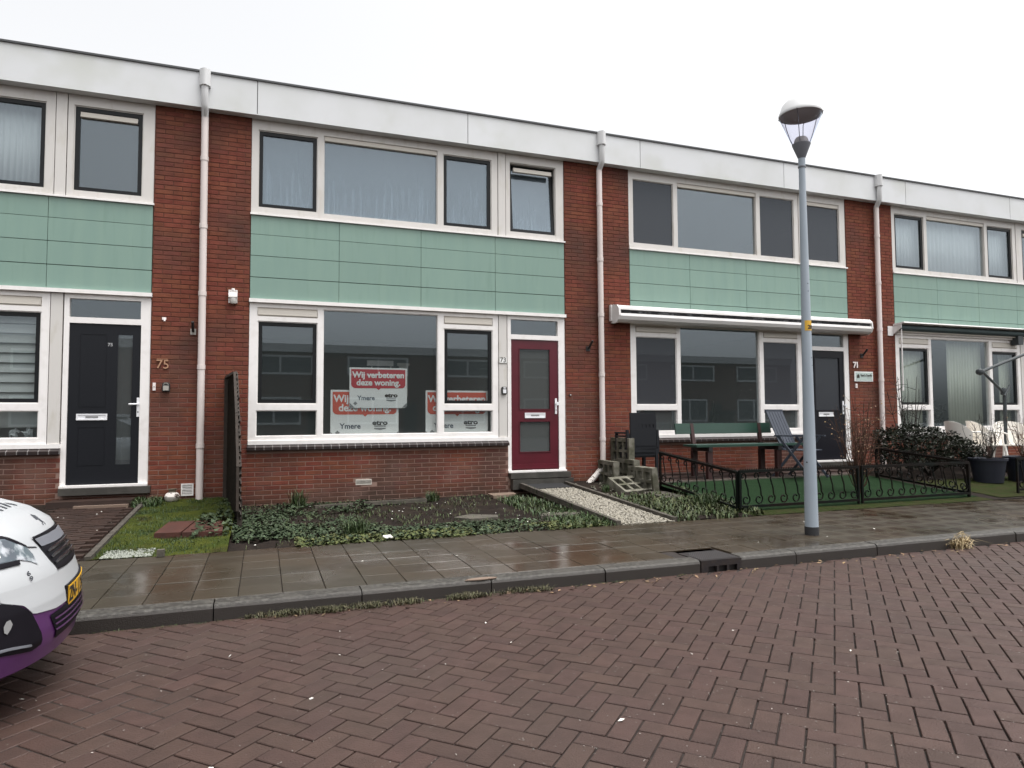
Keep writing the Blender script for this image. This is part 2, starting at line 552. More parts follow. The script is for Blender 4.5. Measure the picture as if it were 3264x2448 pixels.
# ------------------------------------------------------------------ mesh helpers
class MB:
    def __init__(s):
        s.v, s.f, s.uv = [], [], []

    def add(s, v, f):
        o = len(s.v)
        s.v += [tuple(p) for p in v]
        s.f += [tuple(i + o for i in q) for q in f]

    def box(s, x0, x1, y0, y1, z0, z1):
        s.add([(x0, y0, z0), (x1, y0, z0), (x1, y1, z0), (x0, y1, z0), (x0, y0, z1), (x1, y0, z1), (x1, y1, z1), (x0, y1, z1)],
              [(0, 3, 2, 1), (4, 5, 6, 7), (0, 1, 5, 4), (1, 2, 6, 5), (2, 3, 7, 6), (3, 0, 4, 7)])
        return s

    def obox(s, c, size, M=None):
        M = M or Matrix()
        hx, hy, hz = size[0] / 2, size[1] / 2, size[2] / 2
        pts = [(-hx, -hy, -hz), (hx, -hy, -hz), (hx, hy, -hz), (-hx, hy, -hz), (-hx, -hy, hz), (hx, -hy, hz), (hx, hy, hz), (-hx, hy, hz)]
        s.add([Vector(c) + (M.to_3x3() @ Vector(p)) for p in pts],
              [(0, 3, 2, 1), (4, 5, 6, 7), (0, 1, 5, 4), (1, 2, 6, 5), (2, 3, 7, 6), (3, 0, 4, 7)])
        return s

    def bar(s, a, b, wd, th, upv=(0, 0, 1)):
        a, b = Vector(a), Vector(b)
        d = (b - a)
        L = d.length
        d.normalize()
        u = Vector(upv)
        if abs(d.dot(u)) > 0.98:
            u = Vector((0, 1, 0))
        x = d.cross(u).normalized()
        z = x.cross(d)
        M = Matrix((x, d, z)).transposed()
        return s.obox((a + b) / 2, (wd, L, th), M)

    def prism(s, pts, axis, a, b):
        """polygon in the plane across axis, extruded from a to b"""
        def P(p, t):
            return {'x': (t, p[0], p[1]), 'y': (p[0], t, p[1]), 'z': (p[0], p[1], t)}[axis]
        k = len(pts)
        v = [P(p, a) for p in pts] + [P(p, b) for p in pts]
        s.add(v, [tuple(range(k - 1, -1, -1)), tuple(range(k, 2 * k))] + [(i, (i + 1) % k, k + (i + 1) % k, k + i) for i in range(k)])
        return s

    def tube(s, path, r, n=8, cap=True):
        path = [Vector(p) for p in path]
        rr = r if isinstance(r, (list, tuple)) else [r] * len(path)
        o = len(s.v)
        px = None
        for i, p in enumerate(path):
            d = (path[min(i + 1, len(path) - 1)] - path[max(i - 1, 0)]).normalized()
            if px is None:
                u = Vector((0, 0, 1)) if abs(d.z) < 0.9 else Vector((0, 1, 0))
                px = d.cross(u).normalized()
            else:
                px = (px - d * px.dot(d)).normalized()
            py = d.cross(px)
            for k in range(n):
                a = 2 * math.pi * k / n
                s.v.append(tuple(p + (px * math.cos(a) + py * math.sin(a)) * rr[i]))
        for i in range(len(path) - 1):
            for k in range(n):
                a, b = o + i * n + k, o + i * n + (k + 1) % n
                s.f.append((a, b, b + n, a + n))
        if cap:
            s.f.append(tuple(o + k for k in range(n - 1, -1, -1)))
            s.f.append(tuple(o + (len(path) - 1) * n + k for k in range(n)))
        return s

    def lathe(s, prof, n=24, c=(0, 0), cap=False):
        o = len(s.v)
        for r, z in prof:
            for k in range(n):
                a = 2 * math.pi * k / n
                s.v.append((c[0] + r * math.cos(a), c[1] + r * math.sin(a), z))
        for i in range(len(prof) - 1):
            for k in range(n):
                a, b = o + i * n + k, o + i * n + (k + 1) % n
                s.f.append((a, b, b + n, a + n))
        if cap:
            s.f.append(tuple(o + k for k in range(n - 1, -1, -1)))
            s.f.append(tuple(o + (len(prof) - 1) * n + k for k in range(n)))
        return s

    def holes(s, x0, x1, z0, z1, hs, y0, y1):
        """flat plate in the XZ plane from y0 (front) to y1 with rectangular openings"""
        xs = sorted({x0, x1, *[h[0] for h in hs], *[h[1] for h in hs]})
        zs = sorted({z0, z1, *[h[2] for h in hs], *[h[3] for h in hs]})
        nx, nz = len(xs) - 1, len(zs) - 1

        def solid(i, j):
            if i < 0 or j < 0 or i >= nx or j >= nz:
                return False
            cx, cz = (xs[i] + xs[i + 1]) / 2, (zs[j] + zs[j + 1]) / 2
            return not any(h[0] < cx < h[1] and h[2] < cz < h[3] for h in hs)
        for i in range(nx):
            for j in range(nz):
                if not solid(i, j):
                    continue
                a, b, c, d = xs[i], xs[i + 1], zs[j], zs[j + 1]
                s.add([(a, y0, c), (b, y0, c), (b, y0, d), (a, y0, d)], [(0, 1, 2, 3)])
                s.add([(a, y1, c), (b, y1, c), (b, y1, d), (a, y1, d)], [(3, 2, 1, 0)])
                if not solid(i - 1, j):
                    s.add([(a, y0, c), (a, y0, d), (a, y1, d), (a, y1, c)], [(0, 1, 2, 3)])
                if not solid(i + 1, j):
                    s.add([(b, y0, c), (b, y1, c), (b, y1, d), (b, y0, d)], [(0, 1, 2, 3)])
                if not solid(i, j - 1):
                    s.add([(a, y0, c), (a, y1, c), (b, y1, c), (b, y0, c)], [(0, 1, 2, 3)])
                if not solid(i, j + 1):
                    s.add([(a, y0, d), (b, y0, d), (b, y1, d), (a, y1, d)], [(0, 1, 2, 3)])
        return s

    def ring(s, x0, x1, z0, z1, t, y0, y1):
        return s.holes(x0, x1, z0, z1, [(x0 + t, x1 - t, z0 + t, z1 - t)], y0, y1)

    def build(s, name, mat, parent=None, loc=None, local=False, smooth=False, kind=None, uv=False):
        me = bpy.data.meshes.new(name)
        if parent is not None:
            Minv = WM[parent].inverted()
        else:
            Minv = Matrix.Translation(-Vector(loc or (0, 0, 0)))
        vs = s.v if (local) else [tuple(Minv @ Vector(p)) for p in s.v]
        me.from_pydata(vs, [], s.f)
        me.materials.append(MATS[mat] if isinstance(mat, str) else mat)
        if smooth:
            me.polygons.foreach_set('use_smooth', [True] * len(me.polygons))
            me.set_sharp_from_angle(angle=R(42))
        me.update()
        ob = bpy.data.objects.new(name, me)
        COL.objects.link(ob)
        if parent is not None:
            ob.parent = parent
            WM[ob] = WM[parent]
        else:
            ob.location = Vector(loc or (0, 0, 0))
            WM[ob] = Matrix.Translation(ob.location)
        if kind:
            ob['kind'] = kind
        return ob


WM = {}


def tag(o, label=None, cat=None, group=None, kind=None):
    if label:
        o['label'] = label
    if cat:
        o['category'] = cat
    if group:
        o['group'] = group
    if kind:
        o['kind'] = kind
    return o


def thing(name, label, cat, loc=(0, 0, 0), rz=0, group=None, kind=None):
    o = bpy.data.objects.new(name, None)
    o.empty_display_size = 0.2
    COL.objects.link(o)
    o.location = loc
    o.rotation_euler = (0, 0, rz)
    WM[o] = Matrix.Translation(Vector(loc)) @ Matrix.Rotation(rz, 4, 'Z')
    return tag(o, label, cat, group, kind)


def fast_mesh(name, V, F, mat, loc=(0, 0, 0), parent=None, smooth=False, kind=None):
    """V: (n,3) array, F: (m,k) array, all faces alike"""
    me = bpy.data.meshes.new(name)
    V = np.asarray(V, np.float32)
    F = np.asarray(F, np.int32)
    me.vertices.add(len(V))
    me.vertices.foreach_set('co', (V - np.array(loc, np.float32)).ravel())
    k = F.shape[1]
    me.loops.add(F.size)
    me.loops.foreach_set('vertex_index', F.ravel())
    me.polygons.add(len(F))
    me.polygons.foreach_set('loop_start', np.arange(0, F.size, k, dtype=np.int32))
    me.update(calc_edges=True)
    me.validate()
    me.materials.append(MATS[mat])
    ob = bpy.data.objects.new(name, me)
    COL.objects.link(ob)
    if parent is not None:
        ob.parent = parent
        ob.matrix_parent_inverse = WM[parent].inverted()
        ob.location = loc
        WM[ob] = WM[parent]
    else:
        ob.location = loc
        WM[ob] = Matrix.Translation(Vector(loc))
    if kind:
        ob['kind'] = kind
    return ob


def text(body, size, loc, mat, parent, rot=(R(90), 0, 0), bold=0.0, align='CENTER', name='lettering', ext=0.0008, sx=1.0):
    cu = bpy.data.curves.new(name, 'FONT')
    cu.body = body
    cu.size = size
    cu.extrude = ext
    cu.offset = bold
    cu.align_x = align
    cu.align_y = 'CENTER'
    cu.resolution_u = 3
    cu.materials.append(MATS[mat])
    tmp = bpy.data.objects.new(name, cu)
    me = bpy.data.meshes.new_from_object(tmp)
    bpy.data.objects.remove(tmp)
    if not me.materials:
        me.materials.append(MATS[mat])
    ob = bpy.data.objects.new(name, me)
    COL.objects.link(ob)
    Mw = Matrix.Translation(Vector(loc)) @ (Matrix.Rotation(rot[2], 4, 'Z') @ Matrix.Rotation(rot[1], 4, 'Y') @ Matrix.Rotation(rot[0], 4, 'X')) @ Matrix.Scale(sx, 4, (1, 0, 0))
    ob.parent = parent
    ob.matrix_basis = WM[parent].inverted() @ Mw
    return ob


def piece(name, mesh, loc, parent, rz=0.0, scale=None):
    o = bpy.data.objects.new(name, mesh)
    COL.objects.link(o)
    o.parent = parent
    o.location = WM[parent].inverted() @ Vector(loc)
    o.rotation_euler = (0, 0, rz)
    if scale:
        o.scale = scale
    WM[o] = None
    return o


def seen(p):
    """rough size in the picture of a point: 0 outside the view"""
    d = Vector(p) - CAM
    z = d.dot(fwd)
    if z < 0.3:
        return 0
    x, y = d.dot(rt2) / z * FPX, d.dot(up2) / z * FPX
    if abs(x) > 0.51 or abs(y) > 0.385:
        return 0
    return 1 / z


def gz(x, y):
    """height of the front gardens"""
    t = min(1.0, max(0.0, (y + 3.22) / 3.22))
    if x < -0.10:
        return 0.12 + 0.16 * t
    if x < 3.93:
        return 0.115 + 0.045 * t
    if x < 4.72:
        return 0.12 + 0.16 * t
    if x < 5.8:
        return 0.12 + 0.18 * t
    return 0.13 + 0.27 * t


# ------------------------------------------------------------------ the setting
gm = MB()
S_ = 120
gm.add([(-S_, -S_, -0.03), (S_, -S_, -0.03), (S_, 8, -0.03), (-S_, 8, -0.03), (S_, S_, -0.03), (-S_, S_, -0.03)], [(0, 1, 2, 3), (3, 2, 4, 5)])
gnd = gm.build('ground', 'asphalt', kind='structure')

road = tag(bpy.data.objects.new('road', None), kind='structure')
COL.objects.link(road)
WM[road] = Matrix()
rb = MB()
JX, JY = 130, 28
for j_ in range(JY + 1):
    for i_ in range(JX + 1):
        x_, y_ = -8 + 26 * i_ / JX, -10.6 + 5.52 * j_ / JY
        fill = 0.5 + 0.9 * noise.noise(Vector((x_ * 0.5, y_ * 0.5, 4))) + 0.30 * noise.noise(Vector((x_ * 3, y_ * 3, 4)))
        fill += 0.35 * max(-1, min(1, (2.2 - x_) / 2.5)) + 0.35 * max(0, (y_ + 6.2))
        rb.v.append((x_, y_, -0.003 + 0.0115 * max(0, min(1, fill))))
for j_ in range(JY):
    for i_ in range(JX):
        k_ = j_ * (JX + 1) + i_
        rb.f.append((k_, k_ + 1, k_ + JX + 2, k_ + JX + 1))
tag(rb.build('joint_sand', 'joint_sand', road, smooth=True), kind='structure')

# herringbone clinkers laid at 45 degrees
PW, PTH = 0.107, R(-45.41)
T0 = Vector((2.977, -7.543, 0))
Rm = Matrix.Rotation(PTH, 3, 'Z')


def paver_mesh(L, W_, H, bev):
    b = MB()
    x, y = L / 2, W_ / 2
    v = [(-x, -y, -H), (x, -y, -H), (x, y, -H), (-x, y, -H), (-x, -y, -bev), (x, -y, -bev), (x, y, -bev), (-x, y, -bev),
         (-x + bev, -y + bev, 0), (x - bev, -y + bev, 0), (x - bev, y - bev, 0), (-x + bev, y - bev, 0)]
    f = [(0, 1, 5, 4), (1, 2, 6, 5), (2, 3, 7, 6), (3, 0, 4, 7), (4, 5, 9, 8), (5, 6, 10, 9), (6, 7, 11, 10), (7, 4, 8, 11), (8, 9, 10, 11)]
    b.add(v, f)
    return b


gap = 0.0085
pav_t = paver_mesh(2 * PW - gap, PW - gap, 0.03, 0.003)
pm = bpy.data.meshes.new('paver')
pm.from_pydata(pav_t.v, [], pav_t.f)
pm.materials.append(MATS['paver'])
pavs = []
for k in range(-95, 96):
    for j in range(-60, 61):
        ox, oy = k + 2 * j, -k + 2 * j
        for (cx, cy, rot) in ((1.0, 0.5, 0), (2.5, 1.0, 90)):
            px, py = (ox + cx - 2) * PW, (oy + cy - 3) * PW
            q = T0 + Rm @ Vector((px, py, 0))
            if -7.5 < q.x < 17 and -10.4 < q.y < -5.05:
                pavs.append((q.x, q.y, rot))
pavs.sort(key=lambda p: -seen((p[0], p[1], 0)))


def sag(x, y):
    return 0.0018 * noise.noise(Vector((x * 0.8, y * 0.8, 0))) + random.uniform(-0.0014, 0.0014) + 0.013


allp = MB()
n_ind = 0
for (x, y, rot) in pavs:
    rz = PTH + R(rot) + random.uniform(-0.012, 0.012)
    z = sag(x, y)
    tx, ty = random.uniform(-0.008, 0.008), random.uniform(-0.008, 0.008)
    if n_ind < 300 and y < -5.35:
        o = piece('paver', pm, (x, y, z), road, rz)
        o.rotation_euler = (tx, ty, rz)
        n_ind += 1
    else:
        Mx = Matrix.Translation((x, y, z)) @ Matrix.Rotation(rz, 4, 'Z') @ Matrix.Rotation(tx, 4, 'X')
        vs = [Mx @ Vector(p) for p in pav_t.v]
        # clip against the kerb face by squeezing
        if max(v.y for v in vs) > -5.128:
            if min(v.y for v in vs) > -5.15:
                continue
            vs = [Vector((v.x, min(v.y, -5.128), v.z)) for v in vs]
        allp.add(vs, pav_t.f)
tag(allp.build('paving', 'paver_joined', road), kind='stuff')

# kerb
kerb = tag(bpy.data.objects.new('kerb', None), kind='structure')
COL.objects.link(kerb)
WM[kerb] = Matrix()
ksec = [(-5.122, -0.03), (-5.122, 0.092), (-5.112, 0.110), (-5.095, 0.119), (-4.972, 0.122), (-4.972, -0.03)]
kx = -0.088
while kx > -7.5:
    kx -= 0.957
while kx < 17:
    segs = [(kx, kx + 0.949)]
    if kx < 3.68 < kx + 0.957:
        segs = [(kx, 3.672)]
    if kx < 4.09 < kx + 0.957:
        segs = (segs if kx < 3.68 else []) + [(4.098, kx + 0.949)]
    for a, b_ in segs:
        if b_ - a < 0.03:
            continue
        k_ = MB()
        n_ = 6
        dy, dz = random.uniform(-0.004, 0.004), random.uniform(-0.003, 0.003)
        for i in range(n_):
            xa, xb = a + (b_ - a) * i / n_, a + (b_ - a) * (i + 1) / n_
            ja, jb = [0.0025 * noise.noise(Vector((t_ * 9, 1, 0))) for t_ in (xa, xb)]
            va = [(xa, p[0] + dy + ja * (p[1] > 0), p[1] + dz + ja) for p in ksec]
            vb = [(xb, p[0] + dy + jb * (p[1] > 0), p[1] + dz + jb) for p in ksec]
            m_ = len(ksec)
            fs = [(q, m_ + q, m_ + (q + 1) % m_, (q + 1) % m_) for q in range(m_)]
            if i == 0:
                fs.append(tuple(range(m_)))
            if i == n_ - 1:
                fs.append(tuple(range(2 * m_ - 1, m_ - 1, -1)))
            k_.add(va + vb, fs)
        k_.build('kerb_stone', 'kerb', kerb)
    kx += 0.957

# pavement of 30 cm tiles
pav = tag(bpy.data.objects.new('pavement', None), kind='structure')
COL.objects.link(pav)
WM[pav] = Matrix()
pb = MB()
pb.add([(-8, -4.974, 0.108), (18, -4.974, 0.108), (18, -3.2, 0.108), (-8, -3.2, 0.108)], [(0, 1, 2, 3)])
tag(pb.build('sand_bed', 'joint_sand', pav), kind='structure')
TS = 0.2905
tile_b = paver_mesh(TS - 0.0055, TS - 0.0055, 0.04, 0.0022)


def set_uv(me, fn):
    ul = me.uv_layers.new(name='UVMap')
    for lp in me.loops:
        ul.data[lp.index].uv = fn(me.vertices[lp.vertex_index].co)


tmesh = bpy.data.meshes.new('tile')
tmesh.from_pydata(tile_b.v, [], tile_b.f)
tmesh.materials.append(MATS['tile'])
set_uv(tmesh, lambda c: (c[0] / TS + 0.5, c[1] / TS + 0.5))
rest, restuv = MB(), []
tiles = []
for i in range(-26, 58):
    for j in range(6):
        x, y = 0.051 + TS * (i + 0.5), -4.971 + TS * (j + 0.5)
        if 3.66 < x < 4.12 and y < -4.6:
            continue
        tiles.append((x, y))
tiles.sort(key=lambda p: -seen((p[0], p[1], 0.12)))
for q, (x, y) in enumerate(tiles):
    z = 0.1215 + 0.0035 * noise.noise(Vector((x * 1.7, y * 1.7, 3))) + random.uniform(-0.0012, 0.0012)
    rz = random.uniform(-0.006, 0.006)
    tx, ty = random.uniform(-0.006, 0.006), random.uniform(-0.006, 0.006)
    if q < 296:
        o = piece('tile', tmesh, (x, y, z), pav, rz)
        o.rotation_euler = (tx, ty, rz)
    else:
        Mx = Matrix.Translation((x, y, z)) @ Matrix.Rotation(rz, 4, 'Z') @ Matrix.Rotation(tx, 4, 'X')
        rest.add([Mx @ Vector(p) for p in tile_b.v], tile_b.f)
        restuv += [(p[0] / TS + 0.5, p[1] / TS + 0.5) for p in tile_b.v]
ro = tag(rest.build('tiling', 'tile_joined', pav), kind='stuff')
ul = ro.data.uv_layers.new(name='UVMap')
for lp in ro.data.loops:
    ul.data[lp.index].uv = restuv[lp.vertex_index]
# cut tiles beside the gully
cb = MB()
for (x0, x1, y0, y1) in ((3.54, 3.665, -4.966, -4.60), (4.115, 4.24, -4.966, -4.60)):
    pass


def sheet(name, x0, x1, y0, y1, mat, dz=0.0, amp=0.012, step=0.08, kind='structure', parent=None, fz=None):
    nx, ny = max(2, int((x1 - x0) / step)), max(2, int((y1 - y0) / step))
    X, Y = np.meshgrid(np.linspace(x0, x1, nx + 1), np.linspace(y0, y1, ny + 1))
    V = [(a, b, (gz(min(max(a, x0 + 1e-3), x1 - 1e-3), b) if fz is None else fz(a, b)) + dz + amp * noise.noise(Vector((a * 4, b * 4, 7)))
          + amp * 0.5 * noise.noise(Vector((a * 13, b * 13, 2)))) for a, b in zip(X.ravel(), Y.ravel())]
    F = [(j * (nx + 1) + i, j * (nx + 1) + i + 1, (j + 1) * (nx + 1) + i + 1, (j + 1) * (nx + 1) + i) for j in range(ny) for i in range(nx)]
    o = fast_mesh(name, V, F, mat, smooth=True)
    return tag(o, kind=kind)


sheet('garden_bed', -8, -2.12, -3.22, 0.02, 'soil')
sheet('path_bed', -2.12, -1.22, -3.22, 0.02, 'soil', dz=-0.02, amp=0.0)
sheet('lawn', -1.22, -0.10, -3.22, 0.02, 'moss_lawn', amp=0.02)
sheet('garden_bed', -0.10, 3.93, -3.22, 0.02, 'soil', dz=-0.012, amp=0.03)
sheet('gravel_path', 3.93, 4.72, -3.22, 0.02, 'gravel_bed', dz=-0.015, amp=0.004)
sheet('garden_bed', 4.72, 5.80, -3.22, 0.02, 'soil', dz=0.0, amp=0.03)
sheet('garden_verge', 5.80, 10.0, -3.22, -2.99, 'dark_grass', dz=-0.004, amp=0.008)
sheet('artificial_lawn', 5.80, 10.0, -2.99, -0.93, 'artificial_turf', amp=0.008)
sheet('terrace_bed', 5.80, 10.0, -0.93, 0.02, 'joint_sand', dz=-0.012, amp=0.0)
sheet('garden_bed', 10.0, 17.4, -3.22, 0.02, 'soil', dz=-0.004, amp=0.012)
sheet('lawn', 10.25, 17.4, -3.15, -1.75, 'dark_grass', dz=0.006, amp=0.006)

# terrace tiles before number 71 (30 cm, red brown), path bricks before number 75
terr = tag(bpy.data.objects.new('terrace', None), kind='structure')
COL.objects.link(terr)
WM[terr] = Matrix()
tb = MB()
for i in range(14):
    for j in range(3):
        x0, y0 = 5.83 + i * 0.30, -0.92 + j * 0.31
        zc = gz(x0, y0 + 0.15) + random.uniform(-0.002, 0.002)
        tb.box(x0 + 0.003, x0 + 0.297, y0 + 0.003, y0 + 0.304, zc - 0.05, zc)
tag(tb.build('tiling', 'terrace_tile', terr), kind='stuff')
te = MB()
te.box(5.83, 10.0, -0.985, -0.93, 0.2, 0.337)
te.build('edging', 'slab_grey', terr)

path = tag(bpy.data.objects.new('path', None), kind='structure')
COL.objects.link(path)
WM[path] = Matrix()
bt = MB()
bt.box(-0.1, 0.1, -0.047, 0.047, -0.05, 0)
pbm = bpy.data.meshes.new('brick')
pbm.from_pydata(bt.v, [], bt.f)
mk('path_brick_single', (0.036, 0.018, 0.012), (0.026, 0.013, 0.009), sc=5, rough=0.5, var=0.12, bump=0.3)
pbm.materials.append(MATS['path_brick_single'])
for j in range(31):
    y = -3.17 + j * 0.1005
    for i in range(5):
        x = -2.10 + 0.1 + i * 0.205 - (0.1 if j % 2 else 0)
        if x + 0.1 > -1.24:
            continue
        if y > -0.2:
            continue
        o = piece('brick', pbm, (x, y, gz(-1.5, y) + random.uniform(-0.003, 0.003)), path, random.uniform(-0.01, 0.01))
for j in range(3):
    ya = -3.2 + j * 1.0
    e = MB()
    z0, z1 = gz(-1.5, ya), gz(-1.5, ya + 0.98)
    e.add([(-1.235, ya, z0 - 0.1), (-1.185, ya, z0 - 0.1), (-1.185, ya + 0.98, z1 - 0.1), (-1.235, ya + 0.98, z1 - 0.1),
           (-1.235, ya, z0 + 0.03), (-1.185, ya, z0 + 0.03), (-1.185, ya + 0.98, z1 + 0.03), (-1.235, ya + 0.98, z1 + 0.03)],
          [(0, 3, 2, 1), (4, 5, 6, 7), (0, 1, 5, 4), (1, 2, 6, 5), (2, 3, 7, 6), (3, 0, 4, 7)])
    e.build('edging', 'timber_edge', path)

# ------------------------------------------------------------------ houses
HP = 6.0
bm_full = MB()
bm_full.box(-0.1055, 0.1055, 0.0, 0.05, -0.0265, 0.0265)
brick_mesh = {}


def get_brick(L):
    k = round(L, 3)
    if k not in brick_mesh:
        b = MB()
        h = k / 2
        ch = 0.003
        v = [(-h, 0.003, -0.0265), (h, 0.003, -0.0265), (h, 0.003, 0.0265), (-h, 0.003, 0.0265),
             (-h + ch, 0, -0.0265 + ch), (h - ch, 0, -0.0265 + ch), (h - ch, 0, 0.0265 - ch), (-h + ch, 0, 0.0265 - ch),
             (-h, 0.05, -0.0265), (h, 0.05, -0.0265), (h, 0.05, 0.0265), (-h, 0.05, 0.0265)]
        f = [(4, 5, 6, 7), (0, 1, 5, 4), (1, 2, 6, 5), (2, 3, 7, 6), (3, 0, 4, 7), (8, 9, 1, 0), (9, 10, 2, 1), (10, 11, 3, 2), (11, 8, 0, 3)]
        me = bpy.data.meshes.new('brick')
        me.from_pydata(v, [], f)
        me.materials.append(MATS['brick'])
        brick_mesh[k] = (me, v, f)
    return brick_mesh[k]


def courses(x0, x1, z0, z1, out, phase=0.0, skip=()):
    """stretcher bond between x0 and x1"""
    j = 0
    z = z0
    while z + 0.053 < z1 + 0.02:
        off = phase + (0.111 if j % 2 else 0.0)
        x = x0 - off
        while x < x1 - 0.02:
            a, b = max(x, x0), min(x + 0.2125, x1)
            if b - a > 0.04:
                cx, cz = (a + b) / 2, z + 0.0265
                if not any(s_[0] < cx < s_[1] and s_[2] < cz < s_[3] for s_ in skip):
                    out.append((cx, cz, b - a))
            x += 0.222
        z += 0.0635
        j += 1


UP = dict(s1=(0.09, 0.895, 4.30, 5.41), mid=(0.98, 2.672, 4.29, 5.445), s3=(2.76, 3.545, 4.285, 5.41), s4=(3.85, 4.65, 4.29, 5.42))
LO = dict(v1=(0.105, 0.915, 2.765, 2.89), s1=(0.11, 0.915, 1.54, 2.70), p1=(0.10, 0.915, 1.09, 1.452), mid=(0.99, 2.68, 1.10, 2.90),
          v3=(2.77, 3.555, 2.765, 2.89), s3=(2.77, 3.555, 1.54, 2.70), p3=(2.767, 3.553, 1.105, 1.45))
DOOR = dict(tr=(3.857, 4.667, 2.65, 2.89), leaf=(3.86, 4.675, 0.505, 2.575))


def house(h, cfg):
    X = h * HP
    t = thing('terraced_house', cfg['label'], 'house', (X, 0, 0), group='terraced houses in the row')
    x0, x1 = X - 0.58, X + 5.42

    def o4(r):
        return (X + r[0], X + r[1], r[2], r[3])
    # mortar wall with the big opening for the window strip
    mb = MB()
    mb.holes(x0, x1, 0.0, 5.56, [(X, X + 3.80, 0.90, 5.56), (X + 3.80, X + 4.79, 0.40, 5.56)], 0.0045, 0.12)
    mb.build('wall', 'mortar', t)
    # side and back walls, floors and ceilings
    rm = MB()
    for (zz0, zz1) in ((0.30, 2.96), (3.02, 5.55)):
        xa, xb = x0 + 0.08, x1 - 0.08
        rm.add([(xa, 0.13, zz0), (xb, 0.13, zz0), (xb, 4.6, zz0), (xa, 4.6, zz0), (xa, 0.13, zz1), (xb, 0.13, zz1), (xb, 4.6, zz1), (xa, 4.6, zz1)],
               [(0, 1, 2, 3), (4, 7, 6, 5), (3, 2, 6, 7), (0, 3, 7, 4), (1, 5, 6, 2)])
    # hall partition behind the door
    rm.box(X + 3.66, X + 3.72, 0.14, 4.4, 0.31, 2.95)
    rm.build('room', 'interior', t)
    shell = MB()
    shell.box(x0, x1, 4.7, 8.0, 0.0, 5.56)
    shell.box(x0, x1, -0.085, 8.0, 5.575, 5.60)
    shell.box(x0, x1, -0.02, 8.0, 5.98, 6.0)
    shell.build('roof', 'roofing', t)
    sf = MB()
    sf.box(x0, x1, -0.125, 0.10, 5.556, 5.574)
    sf.build('soffit', 'fascia', t)
    # bricks
    bl = []
    zb = 0.10
    courses(x0, X - 0.006, zb, 5.55, bl, phase=0.05)
    courses(X + 4.796, x1, zb, 5.55, bl, phase=0.10)
    sk = [(X + 1.46, X + 1.69, 0.37, 0.46), (X + 0.62, X + 0.76, 0.19, 0.27)] if h == 0 else []
    courses(X - 0.006, X + 3.80, zb, 0.895, bl, phase=0.0, skip=sk)
    courses(X + 3.80, X + 4.796, zb, 0.38, bl, phase=0.07)
    bl.sort(key=lambda b: -seen((b[0], 0, b[1])))
    rest_ = MB()
    for i, (cx, cz, L) in enumerate(bl):
        me, v, f = get_brick(L)
        dy = random.uniform(-0.0015, 0.0015)
        if i < 298 and seen((cx, 0, cz)) > 0:
            piece('brick', me, (cx, dy, cz + random.uniform(-0.001, 0.001)), t)
        else:
            rest_.add([(p[0] + cx, p[1] + dy, p[2] + cz) for p in v], f)
    tag(rest_.build('brickwork', 'brick_joined', t), kind='stuff')
    # fascia boards, trim
    k = math.ceil((x0 - 0.07) / 3.045)
    xs = [x0] + [0.07 + 3.045 * q for q in range(k, k + 4) if x0 < 0.07 + 3.045 * q < x1] + [x1]
    for a, b_ in zip(xs[:-1], xs[1:]):
        fp = MB()
        ga = 0.005 if a != x0 else 0
        gb = 0.005 if b_ != x1 else 0
        fp.box(a + ga, b_ - gb, -0.135, -0.115, 5.555, 6.035)
        fp.build('fascia_panel', 'fascia', t)
    fb = MB()
    fb.box(x0, x1, -0.113, -0.09, 5.57, 6.03)
    fb.build('fascia_backing', 'roof_trim', t)
    te_ = MB()
    te_.box(x0, x1, -0.155, 0.05, 6.036, 6.062)
    te_.build('roof_edge', 'roof_trim', t)
    # cladding
    cl = MB()
    cl.box(X + 0.004, X + 4.786, 0.02, 0.05, 3.0, 4.19)
    cl.build('cladding_backing', 'joint_dark', t)
    for a, b_ in zip((0.004, 1.206, 2.413, 3.598), (1.206, 2.413, 3.598, 4.786)):
        for zz in (3.005, 3.309, 3.611, 3.911):
            zt = 4.182 if zz > 3.9 else zz + 0.302
            p_ = MB()
            y_ = random.uniform(0.0, 0.0015)
            p_.box(X + a + 0.003, X + b_ - 0.003, y_, 0.015, zz + 0.004, zt - 0.004)
            p_.build('cladding_panel', 'cladding', t)
    # window frames
    fr = MB()
    fr.holes(X + 0.003, X + 3.645, 4.20, 5.553, [o4(UP[k_]) for k_ in ('s1', 'mid', 's3')], 0.012, 0.10)
    fr.holes(X + 3.785, X + 4.787, 4.20, 5.553, [o4(UP['s4'])], 0.012, 0.10)
    fr.box(X + 0.003, X + 3.63, -0.002, 0.012, 4.215, 4.262)
    for hr in UP.values():
        a = o4(hr)
        fr.ring(a[0], a[1], a[2], a[3], 0.012, 0.03, 0.10)
    fr.build('window_frame', 'white_frame', t)
    ps = MB()
    ps.box(X + 3.655, X + 3.775, 0.004, 0.1, 4.20, 5.553)
    ps.build('panel_strip', 'white_frame', t)
    ps = MB()
    ps.box(X + 3.655, X + 3.785, 0.004, 0.1, 0.99, 2.946)
    ps.build('panel_strip', 'white_frame', t)
    si = MB()
    si.box(X - 0.004, X + 4.80, -0.028, 0.02, 4.183, 4.207)
    si.box(X - 0.004, X + 4.80, -0.040, 0.02, 2.952, 3.002)
    si.build('drip_strip', 'white_bright', t)
    fl = MB()
    fl.holes(X + 0.003, X + 3.645, 1.03, 2.95, [o4(v_) for v_ in LO.values()], 0.012, 0.10)
    fl.box(X + 0.003, X + 3.80, -0.012, 0.10, 0.976, 1.03)
    for k_ in ('s1', 'p1', 'mid', 's3', 'p3'):
        a = o4(LO[k_])
        fl.ring(a[0], a[1], a[2], a[3], 0.012, 0.028, 0.10)
    fl.build('window_frame', 'white_bright', t)
    df = MB()
